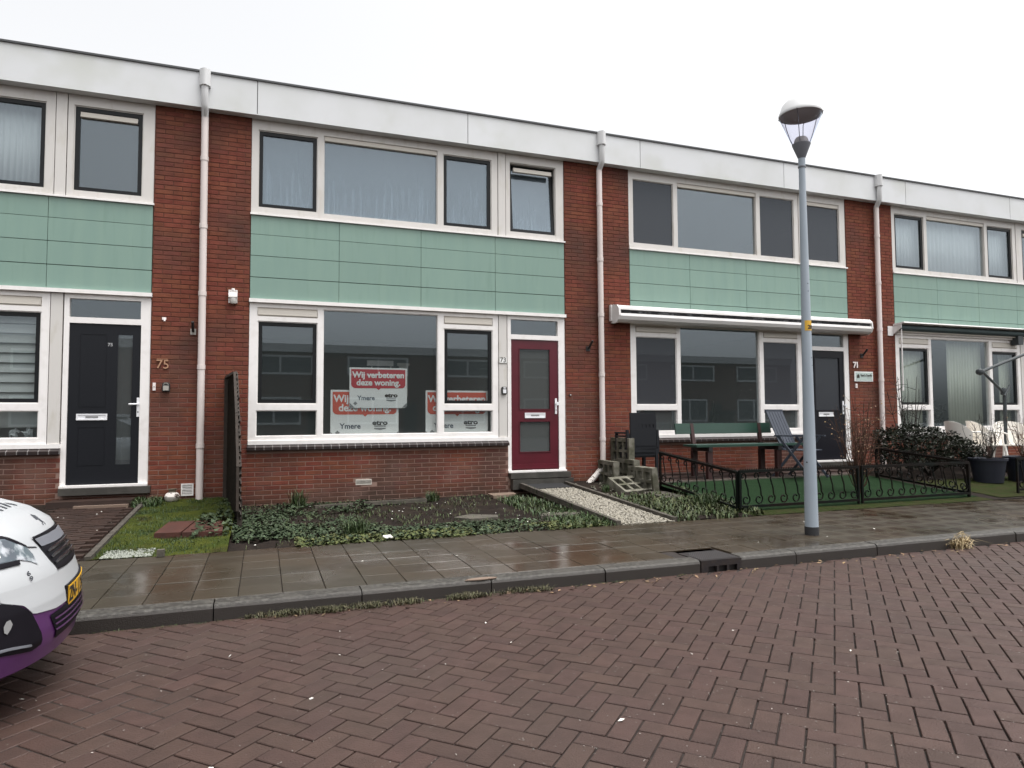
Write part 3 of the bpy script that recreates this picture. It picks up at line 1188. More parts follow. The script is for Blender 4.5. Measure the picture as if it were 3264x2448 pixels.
    df.holes(X + 3.80, X + 4.787, 0.474, 2.95, [(X + 3.86, X + 4.675, 0.505, 2.575), o4(DOOR['tr'])], 0.012, 0.10)
    df.box(X + 3.80, X + 4.79, -0.03, 0.012, 0.474, 0.502)
    df.build('door_frame', cfg.get('doorframe', 'white_bright'), t)
    # vents in the lower window heads
    for k_ in ('v1', 'v3'):
        a = o4(LO[k_])
        v_ = MB()
        v_.box(a[0], a[1], 0.03, 0.09, a[2], a[3])
        v_.box(a[0] + 0.01, a[1] - 0.01, 0.005, 0.03, a[2] + 0.02, a[3] - 0.035)
        v_.build('ventilation_grille', 'cream_strip', t)
    # sashes and panes
    for k_, a, style in cfg['up'] + cfg['lo']:
        a = o4(a)
        if style[0] == 'black':
            s_ = MB()
            e = 0.05
            s_.ring(a[0] + 0.012, a[1] - 0.012, a[2] + 0.012, a[3] - 0.012, e, 0.040, 0.085)
            so_ = s_.build('sash', 'black_sash', t)
            g = MB()
            g.box(a[0] + e + 0.010, a[1] - e - 0.010, 0.062, 0.068, a[2] + e + 0.010, a[3] - e - 0.010)
            g.build('pane', style[1], so_)
        elif style[0] == 'tilted':
            s_ = MB()
            s_.ring(a[0] + 0.012, a[1] - 0.012, a[2] + 0.012, a[3] - 0.012, 0.05, -0.0225, 0.0225)
            so_ = s_.build('sash', 'black_sash', t)
            g = MB()
            g.box(a[0] + 0.06, a[1] - 0.06, -0.003, 0.003, a[2] + 0.06, a[3] - 0.06)
            g.build('pane', style[1], so_)
            # hopper window standing ajar, hinged at its foot
            piv = WM[t].inverted() @ Vector((0, 0.06, a[2] + 0.012))
            so_.matrix_basis = Matrix.Translation((0, 0.06, 0)) @ Matrix.Translation((0, 0, piv.z)) @ Matrix.Rotation(R(-5.5), 4, 'X') @ Matrix.Translation((0, 0, -piv.z))
        else:
            g = MB()
            y_ = 0.045 if style[1] == 'glass_screen' else 0.060
            g.box(a[0] + 0.010, a[1] - 0.010, y_, y_ + 0.006, a[2] + 0.010, a[3] - 0.010)
            po = g.build('pane', style[1], t)
        if style[-1] == 'vent':
            v_ = MB()
            tz = a[3] - (0.075 if style[0] != 'plain' else 0.0)
            yy = 0.028
            xx = 0.07 if style[0] != 'plain' else 0.014
            v_.box(a[0] + xx, a[1] - xx, yy, yy + 0.035, tz - 0.075, tz - 0.004)
            v_.box(a[0] + xx, a[1] - xx, yy - 0.012, yy, tz - 0.070, tz - 0.045)
            v_.build('ventilation_grille', 'cream_strip', t)
    a = o4(DOOR['tr'])
    g = MB()
    g.box(a[0] + 0.004, a[1] - 0.004, 0.055, 0.061, a[2] + 0.004, a[3] - 0.004)
    g.build('transom_pane', 'glass', t)
    # sill bricks
    sm = MB()
    sm.prism([(-0.0595, 0.904), (0.02, 0.904), (0.0, 0.9715), (-0.0595, 0.9395)], 'x', X - 0.006, X + 3.798)
    sm.build('sill_bed', 'sill_mortar', t)
    for i in range(34):
        a_ = X - 0.010 + i * 0.1122
        s_ = MB()
        yf = -0.062
        s_.add([(a_ + 0.005, yf, 0.902), (a_ + 0.107, yf, 0.902), (a_ + 0.107, 0.02, 0.902), (a_ + 0.005, 0.02, 0.902),
                (a_ + 0.005, yf, 0.942), (a_ + 0.107, yf, 0.942), (a_ + 0.107, 0.0, 0.974), (a_ + 0.005, 0.0, 0.974)],
               [(0, 3, 2, 1), (4, 5, 6, 7), (0, 1, 5, 4), (1, 2, 6, 5), (2, 3, 7, 6), (3, 0, 4, 7)])
        s_.build('sill_brick', 'sill_brick', t)
    # doorstep
    st = MB()
    st.box(X + 3.81, X + 4.83, -0.10, 0.11, 0.385, 0.470)
    st.build('doorstep', 'stone_step', t)
    # door
    a = o4(DOOR['leaf'])
    dk = cfg['door']
    dx = a[0]
    if dk == 'red':
        d = MB()
        d.holes(dx + 0.003, a[1] - 0.003, a[2], a[3] - 0.003, [(dx + 0.135, dx + 0.675, 1.457, 2.436), (dx + 0.135, dx + 0.675, 0.78, 1.28)], 0.03, 0.075)
        d.box(dx + 0.01, a[1] - 0.01, 0.015, 0.03, 0.53, 0.60)
        do = d.build('door', 'door_red', t)
        for zz in ((1.457, 2.436), (0.78, 1.28)):
            q = MB()
            q.ring(dx + 0.135, dx + 0.675, zz[0], zz[1], 0.012, 0.022, 0.05)
            q.build('glazing_bead', 'door_red', do)
            q = MB()
            q.box(dx + 0.147, dx + 0.663, 0.048, 0.054, zz[0] + 0.012, zz[1] - 0.012)
            q.build('pane', 'glass_frost', do)
        lx0, lx1, lz0, lz1 = dx + 0.23, dx + 0.58, 1.325, 1.41
        hx = dx + 0.768
    elif dk == 'anthracite':
        d = MB()
        d.holes(dx + 0.003, a[1] - 0.003, a[2], a[3] - 0.003, [(dx + 0.547, dx + 0.717, 0.755, 2.442)], 0.03, 0.075)
        do = d.build('door', 'door_anthracite', t)
        q = MB()
        for (za, zb_) in ((1.50, 2.44), (0.75, 1.24)):
            q.ring(dx + 0.12, dx + 0.42, za, zb_, 0.006, 0.026, 0.03)
        q.build('door_moulding', 'door_anthracite', do)
        q = MB()
        q.box(dx + 0.547, dx + 0.717, 0.045, 0.051, 0.755, 2.442)
        q.build('pane', 'glass_dim', do)
        lx0, lx1, lz0, lz1 = X + 3.96, X + 4.306, 1.328, 1.410
        hx = X + 4.667 - 0.01
    else:
        d = MB()
        d.holes(dx + 0.003, a[1] - 0.003, a[2], a[3] - 0.003, [(dx + 0.11, dx + 0.70, 1.45, 2.44)], 0.03, 0.075)
        d.ring(dx + 0.08, dx + 0.73, 1.42, 2.47, 0.03, 0.022, 0.03)
        do = d.build('door', 'door_navy', t)
        q = MB()
        q.box(dx + 0.11, dx + 0.70, 0.045, 0.051, 1.45, 2.44)
        q.build('pane', 'glass_screen', do)
        lx0, lx1, lz0, lz1 = dx + 0.17, dx + 0.53, 1.325, 1.408
        hx = dx + 0.765
    lb = MB()
    lb.ring(lx0, lx1, lz0, lz1, 0.016, 0.016, 0.031)
    lb.box(lx0 + 0.016, lx1 - 0.016, 0.022, 0.031, lz0 + 0.016, lz1 - 0.016)
    lb.build('letter_slot', 'handle_white', do)
    lf = MB()
    lf.box((lx0 + lx1) / 2 - 0.07, (lx0 + lx1) / 2 + 0.07, 0.018, 0.0225, (lz0 + lz1) / 2 - 0.011, (lz0 + lz1) / 2 + 0.011)
    lf.build('letter_flap', 'sign_grey', do)
    hb = MB()
    hz = 1.39 if dk == 'red' else 1.37
    hb.box(hx - 0.016, hx + 0.016, 0.016, 0.031, hz, hz + 0.25)
    hb.tube([(hx, 0.02, hz + 0.165), (hx, -0.03, hz + 0.165)], 0.010)
    if dk == 'anthracite':
        hb.tube([(hx, -0.03, hz + 0.165), (hx - 0.10, -0.03, hz + 0.162)], 0.012)
    else:
        hb.tube([(hx, -0.035, hz + 0.165), (hx, -0.055, hz + 0.165)], 0.028, n=12)
    ho = hb.build('handle', 'handle_white', do)
    kh = MB()
    kh.box(hx - 0.005, hx + 0.005, 0.0145, 0.017, hz + 0.05, hz + 0.075)
    kh.build('keyhole', 'ink', do)
    if dk == 'anthracite':
        text('75', 0.06, (X + 4.32, 0.029, 2.305), 'steel', do, bold=0.001)
    return t


def drain_pipe(t, X, elbow=False, jog=0.0):
    p = MB()
    zb = 0.55 if elbow else gz(X, -0.05) - 0.01
    xb = X + 0.01
    p.tube([(xb, -0.075, zb), (X + jog, -0.075, 5.44)], 0.046, n=14)
    po = p.build('drainpipe', 'pipe', t, smooth=True)
    for z in (0.98, 2.03, 3.02, 3.94, 4.87):
        if z > zb:
            q = MB()
            xx = xb + (X + jog - xb) * (z - zb) / (5.44 - zb)
            q.lathe([(0.047, z - 0.03), (0.052, z - 0.03), (0.052, z + 0.03), (0.047, z + 0.03)], n=14, c=(xx, -0.075))
            q.build('pipe_sleeve', 'pipe', po)
    q = MB()
    q.tube([(X + jog, -0.075, 5.42), (X + jog, -0.08, 5.46), (X + 0.004, -0.16, 5.53), (X, -0.185, 5.56), (X, -0.185, 5.86)], 0.045, n=14)
    q.build('swan_neck', 'pipe_top', po, smooth=True)
    q = MB()
    pts = [(X - 0.068, -0.136)] + [(X - 0.068 + 0.136 * i / 8, -0.20 - 0.055 * math.sin(math.pi * i / 8)) for i in range(9)] + [(X + 0.068, -0.136)]
    q.prism(pts, 'z', 5.83, 6.052)
    q.build('hopper', 'pipe_top', po)
    if elbow:
        q = MB()
        q.tube([(xb, -0.075, 0.57), (xb, -0.080, 0.53), (xb - 0.035, -0.085, 0.49), (xb - 0.25, -0.14, 0.315), (xb - 0.31, -0.155, 0.265)], 0.047, n=14)
        q.build('pipe_shoe', 'flaking_white', po, smooth=True)
    return po


P = 'plain'
h75 = house(-1, dict(label='left terraced house with the anthracite front door and horizontal blinds', door='anthracite',
    up=[('s1', UP['s1'], ('black', 'glass')), ('mid', UP['mid'], (P, 'glass')), ('s3', UP['s3'], ('black', 'glass')), ('s4', UP['s4'], ('black', 'glass', 'vent'))],
    lo=[('s1', LO['s1'], ('black', 'glass')), ('p1', LO['p1'], (P, 'glass')), ('mid', LO['mid'], (P, 'glass')), ('s3', LO['s3'], ('black', 'glass')), ('p3', LO['p3'], (P, 'glass'))]))
h73 = house(0, dict(label='terraced house with the dark red front door and renovation boards in its window', door='red',
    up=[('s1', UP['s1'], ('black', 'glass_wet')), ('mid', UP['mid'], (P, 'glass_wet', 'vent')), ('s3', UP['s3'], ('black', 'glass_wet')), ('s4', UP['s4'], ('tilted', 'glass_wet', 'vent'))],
    lo=[('s1', LO['s1'], ('black', 'glass')), ('p1', LO['p1'], (P, 'glass')), ('mid', LO['mid'], (P, 'glass')), ('s3', LO['s3'], ('black', 'glass')), ('p3', LO['p3'], (P, 'glass'))]))
h71 = house(1, dict(label='terraced house behind the street lamp with a long white awning cassette', door='navy',
    up=[('s1', UP['s1'], (P, 'glass_screen')), ('mid', UP['mid'], (P, 'glass', 'vent')), ('s3', UP['s3'], (P, 'glass_screen')), ('s4', UP['s4'], (P, 'glass_screen', 'vent'))],
    lo=[('s1', LO['s1'], (P, 'glass_screen')), ('p1', LO['p1'], (P, 'glass_dim')), ('mid', LO['mid'], (P, 'glass')), ('s3', LO['s3'], (P, 'glass_screen')), ('p3', LO['p3'], (P, 'glass_dim'))]))
h69 = house(2, dict(label='far right terraced house with pale curtains behind every window', door='navy',
    up=[('s1', UP['s1'], ('black', 'glass')), ('mid', UP['mid'], (P, 'glass', 'vent')), ('s3', UP['s3'], ('black', 'glass')), ('s4', UP['s4'], ('black', 'glass', 'vent'))],
    lo=[('s1', LO['s1'], ('black', 'glass')), ('p1', LO['p1'], (P, 'glass')), ('mid', LO['mid'], (P, 'glass')), ('s3', LO['s3'], ('black', 'glass')), ('p3', LO['p3'], (P, 'glass'))]))
drain_pipe(h75, -0.595)
drain_pipe(h73, 5.405, elbow=True)
drain_pipe(h71, 11.49, jog=0.03)

# air brick in the low wall of number 73, louvred vent beside the pipe of 75
ab = MB()
ab.box(1.462, 1.688, -0.002, 0.03, 0.374, 0.455)
abo = ab.build('air_brick', 'cream_strip', h73)
ab = MB()
for i in range(13):
    ab.box(1.474 + i * 0.0162, 1.4825 + i * 0.0162, -0.004, -0.0025, 0.388, 0.441)
ab.build('slot', 'ink', abo)
vb = MB()
vb.ring(-0.812, -0.662, 0.32, 0.48, 0.014, -0.022, 0.01)
vbo = vb.build('louvre_vent', 'white_bright', h75)
bx_ = MB()
bx_.box(-0.799, -0.675, -0.0015, 0.01, 0.333, 0.467)
bx_.build('louvre_back', 'ink', vbo)
for i in range(7):
    q = MB()
    z = 0.338 + i * 0.019
    q.add([(-0.798, -0.018, z), (-0.676, -0.018, z), (-0.676, -0.003, z + 0.008), (-0.798, -0.003, z + 0.008), (-0.798, -0.018, z + 0.003),
           (-0.676, -0.018, z + 0.003), (-0.676, -0.003, z + 0.011), (-0.798, -0.003, z + 0.011)],
          [(0, 3, 2, 1), (4, 5, 6, 7), (0, 1, 5, 4), (1, 2, 6, 5), (2, 3, 7, 6), (3, 0, 4, 7)])
    q.build('slat', 'white_bright', vbo)


# ------------------------------------------------------------------ things in the windows
def curtain(x0, x1, z0, z1, y, mat, label, amp=0.02, wl=0.09, group=None, cat='curtain', name='curtain'):
    n = int((x1 - x0) / 0.012)
    V, F = [], []
    for i in range(n + 1):
        x = x0 + (x1 - x0) * i / n
        d = amp * math.sin(2 * math.pi * x / wl + 1.5 * noise.noise(Vector((x * 3, z0, 0)))) * (0.7 + 0.5 * noise.noise(Vector((x * 7, 2, 0))))
        V += [(x, y + d, z0), (x, y + d * 0.8, z1)]
    for i in range(n):
        F.append((2 * i, 2 * i + 2, 2 * i + 3, 2 * i + 1))
    o = fast_mesh(name, V, F, mat, loc=((x0 + x1) / 2, y, z0), smooth=True)
    sm_ = o.modifiers.new('thickness', 'SOLIDIFY')
    sm_.thickness = 0.001
    return tag(o, label, cat, group)


curtain(-5.1, -2.43, 4.25, 5.5, 0.22, 'curtain_white', 'net curtain in the upper left window of the left house', amp=0.018, wl=0.07)
curtain(12.02, 12.95, 4.25, 5.5, 0.20, 'curtain_white', 'sheer white curtain in the narrow upper window beside the far right downpipe', amp=0.015)
curtain(12.96, 14.70, 4.25, 5.5, 0.20, 'curtain_white', 'sheer white curtain filling the wide upper window above the folded awning', amp=0.02, wl=0.12)
curtain(14.71, 15.62, 4.25, 5.5, 0.20, 'curtain_white', 'sheer white curtain in the last narrow upper window of the far right house', amp=0.015)
curtain(12.04, 12.93, 1.08, 2.72, 0.20, 'curtain_green', 'pale green curtain in the narrow ground floor window behind the bare shrub', amp=0.02, wl=0.1)
curtain(13.70, 14.70, 1.08, 2.92, 0.22, 'curtain_green', 'gathered pale curtain in the right half of the wide window behind the white chairs', amp=0.022, wl=0.085)
curtain(15.25, 15.6, 1.08, 2.72, 0.22, 'curtain_green', 'pale curtain edge in the ground floor window behind the parasol pole', amp=0.02, wl=0.085)

bl = thing('window_blind', 'grey horizontal slat blind in the ground floor window left of the anthracite door', 'blind', (-2.84, 0.17, 1.55))
for i in range(10):
    q = MB()
    z = 1.56 + i * 0.125
    q.add([(-3.25, 0.155, z), (-2.43, 0.155, z), (-2.43, 0.185, z + 0.115), (-3.25, 0.185, z + 0.115), (-3.25, 0.158, z), (-2.43, 0.158, z), (-2.43, 0.188, z + 0.115), (-3.25, 0.188, z + 0.115)],
          [(0, 1, 2, 3), (7, 6, 5, 4), (0, 3, 7, 4), (1, 5, 6, 2), (3, 2, 6, 7), (0, 4, 5, 1)])
    q.build('slat', 'blind_grey', bl)
curtain(-3.25, -2.43, 1.24, 1.5, 0.16, 'blind_grey', 'short net valance in the low pane left of the anthracite door', amp=0.02, wl=0.3)
q = MB()
for i in range(40):
    a, r_ = random.uniform(0, 6.28), random.uniform(0, 0.05)
    cx = random.choice((-3.05, -2.75, -2.6)) + r_ * math.cos(a)
    cz = 1.13 + random.uniform(0, 0.10)
    q.obox((cx, 0.2 + random.uniform(-.03, .03), cz), (0.05, 0.05, 0.004), Matrix.Rotation(random.uniform(0, 3), 3, 'X') @ Matrix.Rotation(random.uniform(0, 3), 3, 'Y'))
tag(q.build('flower_ornament', 'curtain_white', loc=(-2.8, 0.2, 1.1)), 'pale flower ornament on the sill in the low pane left of the anthracite door', 'ornament')


def board(x0, x1, z0, z1, y, label, red, cut=0.0):
    W_, H_ = x1 - x0, z1 - z0
    t = thing('renovation_sign', label, 'sign', (x0, y, z0), group='renovation boards in the window')
    bo = MB()
    c = 0.04 * W_
    pts = [(x0 + c, z0), (x0 + W_ * .18, z0), (x0 + W_ * .19, z0 + .02), (x0 + W_ * .2, z0), (x1 - c, z0), (x1, z0 + c), (x1, z1), (x0, z1), (x0, z0 + c)]
    bo.prism(pts, 'y', y, y + 0.006)
    bo.build('board', 'sign_white', t)
    rb_ = MB()
    m_ = 0.028 * W_
    zb = z0 + 0.49 * H_
    rr = 0.10 * H_
    a0, a1 = x0 + m_, x1 - m_
    pts = [(a1, z1 - m_), (a0, z1 - m_), (a0, zb + rr)]
    for i in range(1, 6):
        an = math.pi + math.pi / 2 * i / 5
        pts.append((a0 + rr + rr * math.cos(an), zb + rr + rr * math.sin(an)))
    xm = (x0 + x1) / 2
    pts += [(xm - .035 * W_, zb), (xm, zb - .045 * H_), (xm + .035 * W_, zb)]
    for i in range(1, 6):
        an = 1.5 * math.pi + math.pi / 2 * i / 5
        pts.append((a1 - rr + rr * math.cos(an), zb + rr + rr * math.sin(an)))
    rb_.prism(pts, 'y', y - 0.002, y - 0.0005)
    rb_.build('red_field', red, t)
    s_ = H_ * 0.205
    text('Wij verbeteren', s_, (xm, y - 0.004, z0 + 0.815 * H_), 'sign_white', t, bold=0.004)
    text('deze woning.', s_, (xm, y - 0.004, z0 + 0.625 * H_), 'sign_white', t, bold=0.004)
    text('Ymere', H_ * .155, (x0 + W_ * .285, y - 0.002, z0 + 0.245 * H_), 'ink_blue', t, bold=0.0022)
    text('etro', H_ * .135, (x0 + W_ * .72, y - 0.002, z0 + 0.315 * H_), 'ink', t, bold=0.004, sx=1.35)
    lg = MB()
    lg.box(x0 + W_ * .635, x0 + W_ * .805, y - 0.002, y - 0.0004, z0 + H_ * .235, z0 + H_ * .258)
    lg.prism([(x0 + W_ * .635, z0 + H_ * .21), (x0 + W_ * .805, z0 + H_ * .21), (x0 + W_ * .805, z0 + H_ * .185), (x0 + W_ * .72, z0 + H_ * .165), (x0 + W_ * .635, z0 + H_ * .185)], 'y', y - 0.002, y - 0.0004)
    lg.build('logo', 'sign_grey', t)
    dm = MB()
    d_ = H_ * .05
    cx_, cz_ = x0 + W_ * .10, z0 + H_ * .115
    dm.prism([(cx_ - d_, cz_), (cx_, cz_ - d_), (cx_ + d_, cz_), (cx_, cz_ + d_)], 'y', y - 0.002, y - 0.0004)
    for sx_ in (x0 + c, x1 - c):
        sg = -1 if sx_ < xm else 1
        dm.prism([(sx_ + sg * c * .9, z0 + c * .4), (sx_ + sg * c * .9, z0 + H_ * .13), (sx_ - sg * c * 1.2, z0 + c * .2)][::sg], 'y', y - 0.003, y - 0.0006)
    dm.build('corner_mark', 'sign_grey', t)
    return t


board(1.375, 2.220, 1.485, 2.080, 0.090, 'small red and white renovation board hung highest in the wide window', 'sign_red')
board(1.112, 2.100, 1.045, 1.750, 0.115, 'large renovation board in the wide window, half behind the small one', 'sign_orange')
board(2.512, 3.502, 1.040, 1.755, 0.115, 'large renovation board behind the mullion at the right of the wide window', 'sign_orange')
# things deeper in the room
q = MB()
q.box(1.83, 2.27, 1.5, 1.56, 2.22, 2.31)
q.box(1.90, 1.92, 1.51, 1.55, 1.6, 2.22)
q.box(2.22, 2.24, 1.51, 1.55, 1.6, 2.22)
q.box(1.92, 2.22, 1.52, 1.54, 2.12, 2.15)
tag(q.build('white_stand', 'white_bright', loc=(2.05, 1.5, 1.6)), 'white stand in the empty room above the small renovation board', 'stand')
q = MB()
q.box(2.34, 2.55, 1.5, 1.56, 2.23, 2.275)
q.box(2.37, 2.52, 1.51, 1.55, 1.7, 2.23)
tag(q.build('wall_shelf', 'cream_strip', loc=(2.45, 1.5, 1.7)), 'small pale shelf in the empty room right of the white stand', 'shelf')
# plant and pot in the window of 71
pt = thing('window_plant', 'slim orchid in a dark pot on the sill behind the green bench', 'plant', (7.75, 0.2, 1.1))
q = MB()
q.lathe([(0.03, 1.10), (0.06, 1.20), (0.055, 1.20), (0.03, 1.12)], n=12, c=(7.75, 0.2), cap=True)
q.build('pot', 'black_plastic', pt)
q = MB()
q.tube([(7.75, .2, 1.18), (7.79, .2, 1.35), (7.80, .2, 1.58), (7.77, .2, 1.62)], 0.004, n=5)
q.tube([(7.75, .2, 1.18), (7.85, .2, 1.30), (7.88, .2, 1.38)], 0.004, n=5)
q.build('stem', 'hedge_leaf', pt)
# dark house plant in the window of 69
pt = thing('house_plant', 'bushy dark house plant inside the far right house behind the chairs', 'plant', (13.5, 0.35, 1.0))
V, F = [], []
for i in range(260):
    c = np.array([13.45, 0.38, 1.28]) + rng.normal(0, 1, 3) * np.array([0.16, 0.08, 0.16])
    a = rng.normal(0, 1, 3)
    a /= np.linalg.norm(a)
    b = np.cross(a, rng.normal(0, 1, 3))
    b /= np.linalg.norm(b)
    k = len(V)
    V += [c, c + a * .04 + b * .02, c + a * .09, c + a * .04 - b * .02]
    F.append((k, k + 1, k + 2, k + 3))
fast_mesh('leaves', V, F, 'hedge_leaf', parent=pt)


# ------------------------------------------------------------------ things on the facade
def bx(name, mat, b, parent):
    q = MB()
    q.box(*b)
    return q.build(name, mat, parent)


# wall light of number 73
wl = thing('wall_light', 'small white security light on the brick pier left of the red door house', 'light', (-0.21, 0, 3.02))
q = MB()
q.ring(-0.268, -0.155, 2.925, 3.105, 0.012, -0.02, 0.0)
q.box(-0.256, -0.167, -0.012, 0.0, 2.937, 3.093)
q.build('back_plate', 'white_bright', wl)
q = MB()
q.tube([(-0.211, -0.005, 3.10), (-0.211, -0.005, 3.128)], 0.022, n=10)
q.build('cable_entry', 'white_bright', wl)
q = MB()
pts = [(0.0, 3.07), (-0.045, 3.06), (-0.075, 3.02), (-0.08, 2.995), (0.0, 2.995)]
q.prism(pts, 'x', -0.266, -0.156)
q.build('hood', 'white_frame', wl)
q = MB()
q.lathe([(0.0, 2.905), (0.035, 2.915), (0.05, 2.95), (0.05, 2.99)], n=12, c=(-0.205, -0.03))
q.build('sensor', 'white_frame', wl, smooth=True)

# key safes, bells
ks = thing('key_safe', 'dark key safe on the brick pier beside the 75 numerals', 'key safe', (-1.01, 0, 1.70))
q = MB()
q.prism([(-1.058, 1.705), (-0.968, 1.705), (-0.968, 1.80), (-0.985, 1.822), (-1.04, 1.822), (-1.058, 1.80)], 'y', -0.035, 0.0)
q.build('case', 'keysafe_dark', ks)
bx('cover', 'keysafe_grey', (-1.046, -0.980, -0.045, -0.0355, 1.715, 1.778), ks)
q = MB()
q.tube([(-1.04, -0.036, 1.79), (-1.035, -0.036, 1.81), (-0.992, -0.036, 1.81), (-0.987, -0.036, 1.79)], 0.004, n=6)
q.build('shackle', 'keysafe_grey', ks)
ks = thing('key_safe', 'key safe with pale cover on the white post left of the red door', 'key safe', (3.73, 0, 1.70))
q = MB()
q.prism([(3.692, 1.70), (3.765, 1.70), (3.772, 1.71), (3.772, 1.80), (3.76, 1.815), (3.70, 1.815), (3.69, 1.80), (3.69, 1.71)], 'y', -0.034, 0.003)
q.build('case', 'keysafe_dark', ks)
bx('cover', 'handle_white', (3.705, 3.757, -0.042, -0.0345, 1.715, 1.775), ks)
bx('window', 'handle_white', (3.712, 3.750, -0.042, -0.0345, 1.788, 1.806), ks)
db = thing('door_bell', 'narrow white door bell between the anthracite door and its key safe', 'door bell', (-1.155, 0, 1.71))
bx('case', 'number_white', (-1.172, -1.138, -0.02, 0.0, 1.715, 1.817), db)
bx('button', 'keysafe_grey', (-1.162, -1.148, -0.024, -0.0205, 1.755, 1.775), db)
db = thing('door_bell', 'small white door bell under the name plate by the 71 numerals', 'door bell', (10.936, 0, 1.87))
bx('case', 'number_white', (10.915, 10.958, -0.02, 0.0, 1.872, 1.955), db)
bx('button', 'keysafe_grey', (10.930, 10.943, -0.024, -0.0205, 1.905, 1.92), db)
db = thing('bell_push', 'tiny dark bell push on the brick pier right of the red door', 'door bell', (4.87, 0, 1.695))
q = MB()
q.tube([(4.87, 0.0, 1.695), (4.87, -0.015, 1.695)], 0.018, n=10)
q.build('base', 'keysafe_dark', db)
q = MB()
q.tube([(4.873, -0.0155, 1.695), (4.873, -0.022, 1.695)], 0.009, n=8)
q.build('button', 'number_white', db)

# numerals and plates
t = thing('house_number', 'brass 75 numerals on brick right of the anthracite door', 'house number', (-1.06, 0, 2.0))
text('7', 0.165, (-1.10, -0.012, 2.058), 'gold', t, bold=0.0, ext=0.006, name='numeral')
text('5', 0.165, (-1.02, -0.012, 2.056), 'gold', t, bold=0.0, ext=0.006, name='numeral')
q = MB()
q.box(-1.132, -1.0, -0.012, -0.002, 2.128, 2.134)
q.build('bar', 'gold', t)
t = thing('house_number', 'white 71 numerals on brick above the small name plate', 'house number', (10.94, 0, 2.26))
text('7', 0.155, (10.908, -0.012, 2.312), 'number_white', t, bold=0.006, ext=0.006, name='numeral')
text('1', 0.155, (10.972, -0.012, 2.312), 'number_white', t, bold=0.006, ext=0.006, name='numeral')
t = thing('house_number', 'small white 73 number plate on the post left of the red door', 'house number', (3.72, 0, 2.19))
bx('plate', 'keysafe_grey', (3.652, 3.786, -0.006, 0.0035, 2.185, 2.285), t)
bx('face', 'sign_white', (3.660, 3.778, -0.008, -0.0065, 2.191, 2.279), t)
text('73', 0.105, (3.719, -0.0098, 2.235), 'ink', t, bold=0.001, name='numeral')
t = thing('name_plate', 'white name plate with a dark emblem under the 71 numerals', 'sign', (11.13, 0, 2.0))
bx('plate', 'sign_white', (10.897, 11.365, -0.014, -0.004, 2.0, 2.19), t)
bx('face', 'plate_green', (10.925, 11.345, -0.0165, -0.0145, 2.015, 2.172), t)
text("Sam's Family", 0.058, (11.19, -0.019, 2.118), 'ink', t, bold=0.0012)
q = MB()
q.prism([(10.955, 2.06), (10.975, 2.06), (10.985, 2.078), (10.995, 2.06), (11.015, 2.06), (11.02, 2.10), (11.012, 2.125), (10.985, 2.14), (10.96, 2.125), (10.95, 2.10)], 'y', -0.0185, -0.0167)
q.build('emblem', 'ink', t)
q = MB()
q.box(11.06, 11.31, -0.0178, -0.0166, 2.088, 2.092)
q.box(11.21, 11.31, -0.0178, -0.0166, 2.066, 2.072)
q.build('small_print', 'sign_grey', t)
q = MB()
for a in (10.935, 11.335):
    for b in (2.024, 2.163):
        q.tube([(a, -0.0145, b), (a, -0.021, b)], 0.007, n=8)
q.build('screw', 'steel', t)


def flag_holder(x, z, label, lean):
    t = thing('flagpole_holder', label, 'flagpole holder', (x, 0, z), group='flagpole holders on the brick piers')
    q = MB()
    q.box(x - 0.035, x + 0.035, -0.012, 0.0, z - 0.06, z + 0.02)
    q.build('plate', 'keysafe_grey' if lean == 0 else 'iron_dark', t)
    q = MB()
    q.tube([(x + 0.0, -0.03, z - 0.02), (x + lean, -0.12, z + 0.10)], 0.018, n=10)
    q.build('socket', 'iron_dark', t, smooth=True)


flag_holder(-0.70, 2.53, 'grey flagpole holder on the pier left of the first downpipe', 0)
flag_holder(5.20, 2.48, 'rusty flagpole holder on the pier left of the second downpipe', 0.03)
flag_holder(11.10, 2.52, 'rusty flagpole holder on the pier above the 71 numerals', 0.03)
q = MB()
q.tube([(-1.05, 0.0, 2.66), (-1.05, -0.05, 2.665), (-1.04, -0.06, 2.63)], 0.012, n=8)
q.box(-1.08, -1.03, -0.006, 0, 2.655, 2.69)
tag(q.build('wall_hook', 'number_white', loc=(-1.05, 0, 2.65)), 'small white hook on the brick above the 75 numerals', 'hook')

# awnings
t = thing('awning', 'long closed white awning cassette above the window behind the street lamp', 'awning', (8.35, 0, 2.9))
xa, xb_ = 5.63, 11.08
prof = [(0.0, 3.10), (-0.02, 3.18), (-0.10, 3.195), (-0.20, 3.175), (-0.27, 3.13), (-0.275, 3.095), (-0.20, 3.09), (0.0, 3.085)]
q = MB()
q.prism(prof, 'x', xa + 0.035, xb_)
q.build('cassette', 'awning_white', t)
prof2 = [(-0.02, 3.04), (-0.22, 3.045), (-0.275, 3.035), (-0.285, 2.99), (-0.26, 2.935), (-0.20, 2.90), (-0.10, 2.895), (-0.02, 2.93)]
q = MB()
q.prism(prof2, 'x', xa + 0.035, xb_)
q.build('front_bar', 'awning_white', t)
q = MB()
q.box(xa + 0.04, xb_ - 0.01, -0.245, -0.005, 3.046, 3.084)
for i in range(22):
    c0 = xa + 0.1 + i * 0.245
    q.prism([(c0, 3.085), (c0, 3.06), (c0 + 0.06, 3.05), (c0 + 0.12, 3.06), (c0 + 0.12, 3.085)], 'y', -0.262, -0.255)
q.build('fabric_roll', 'awning_fabric', t)
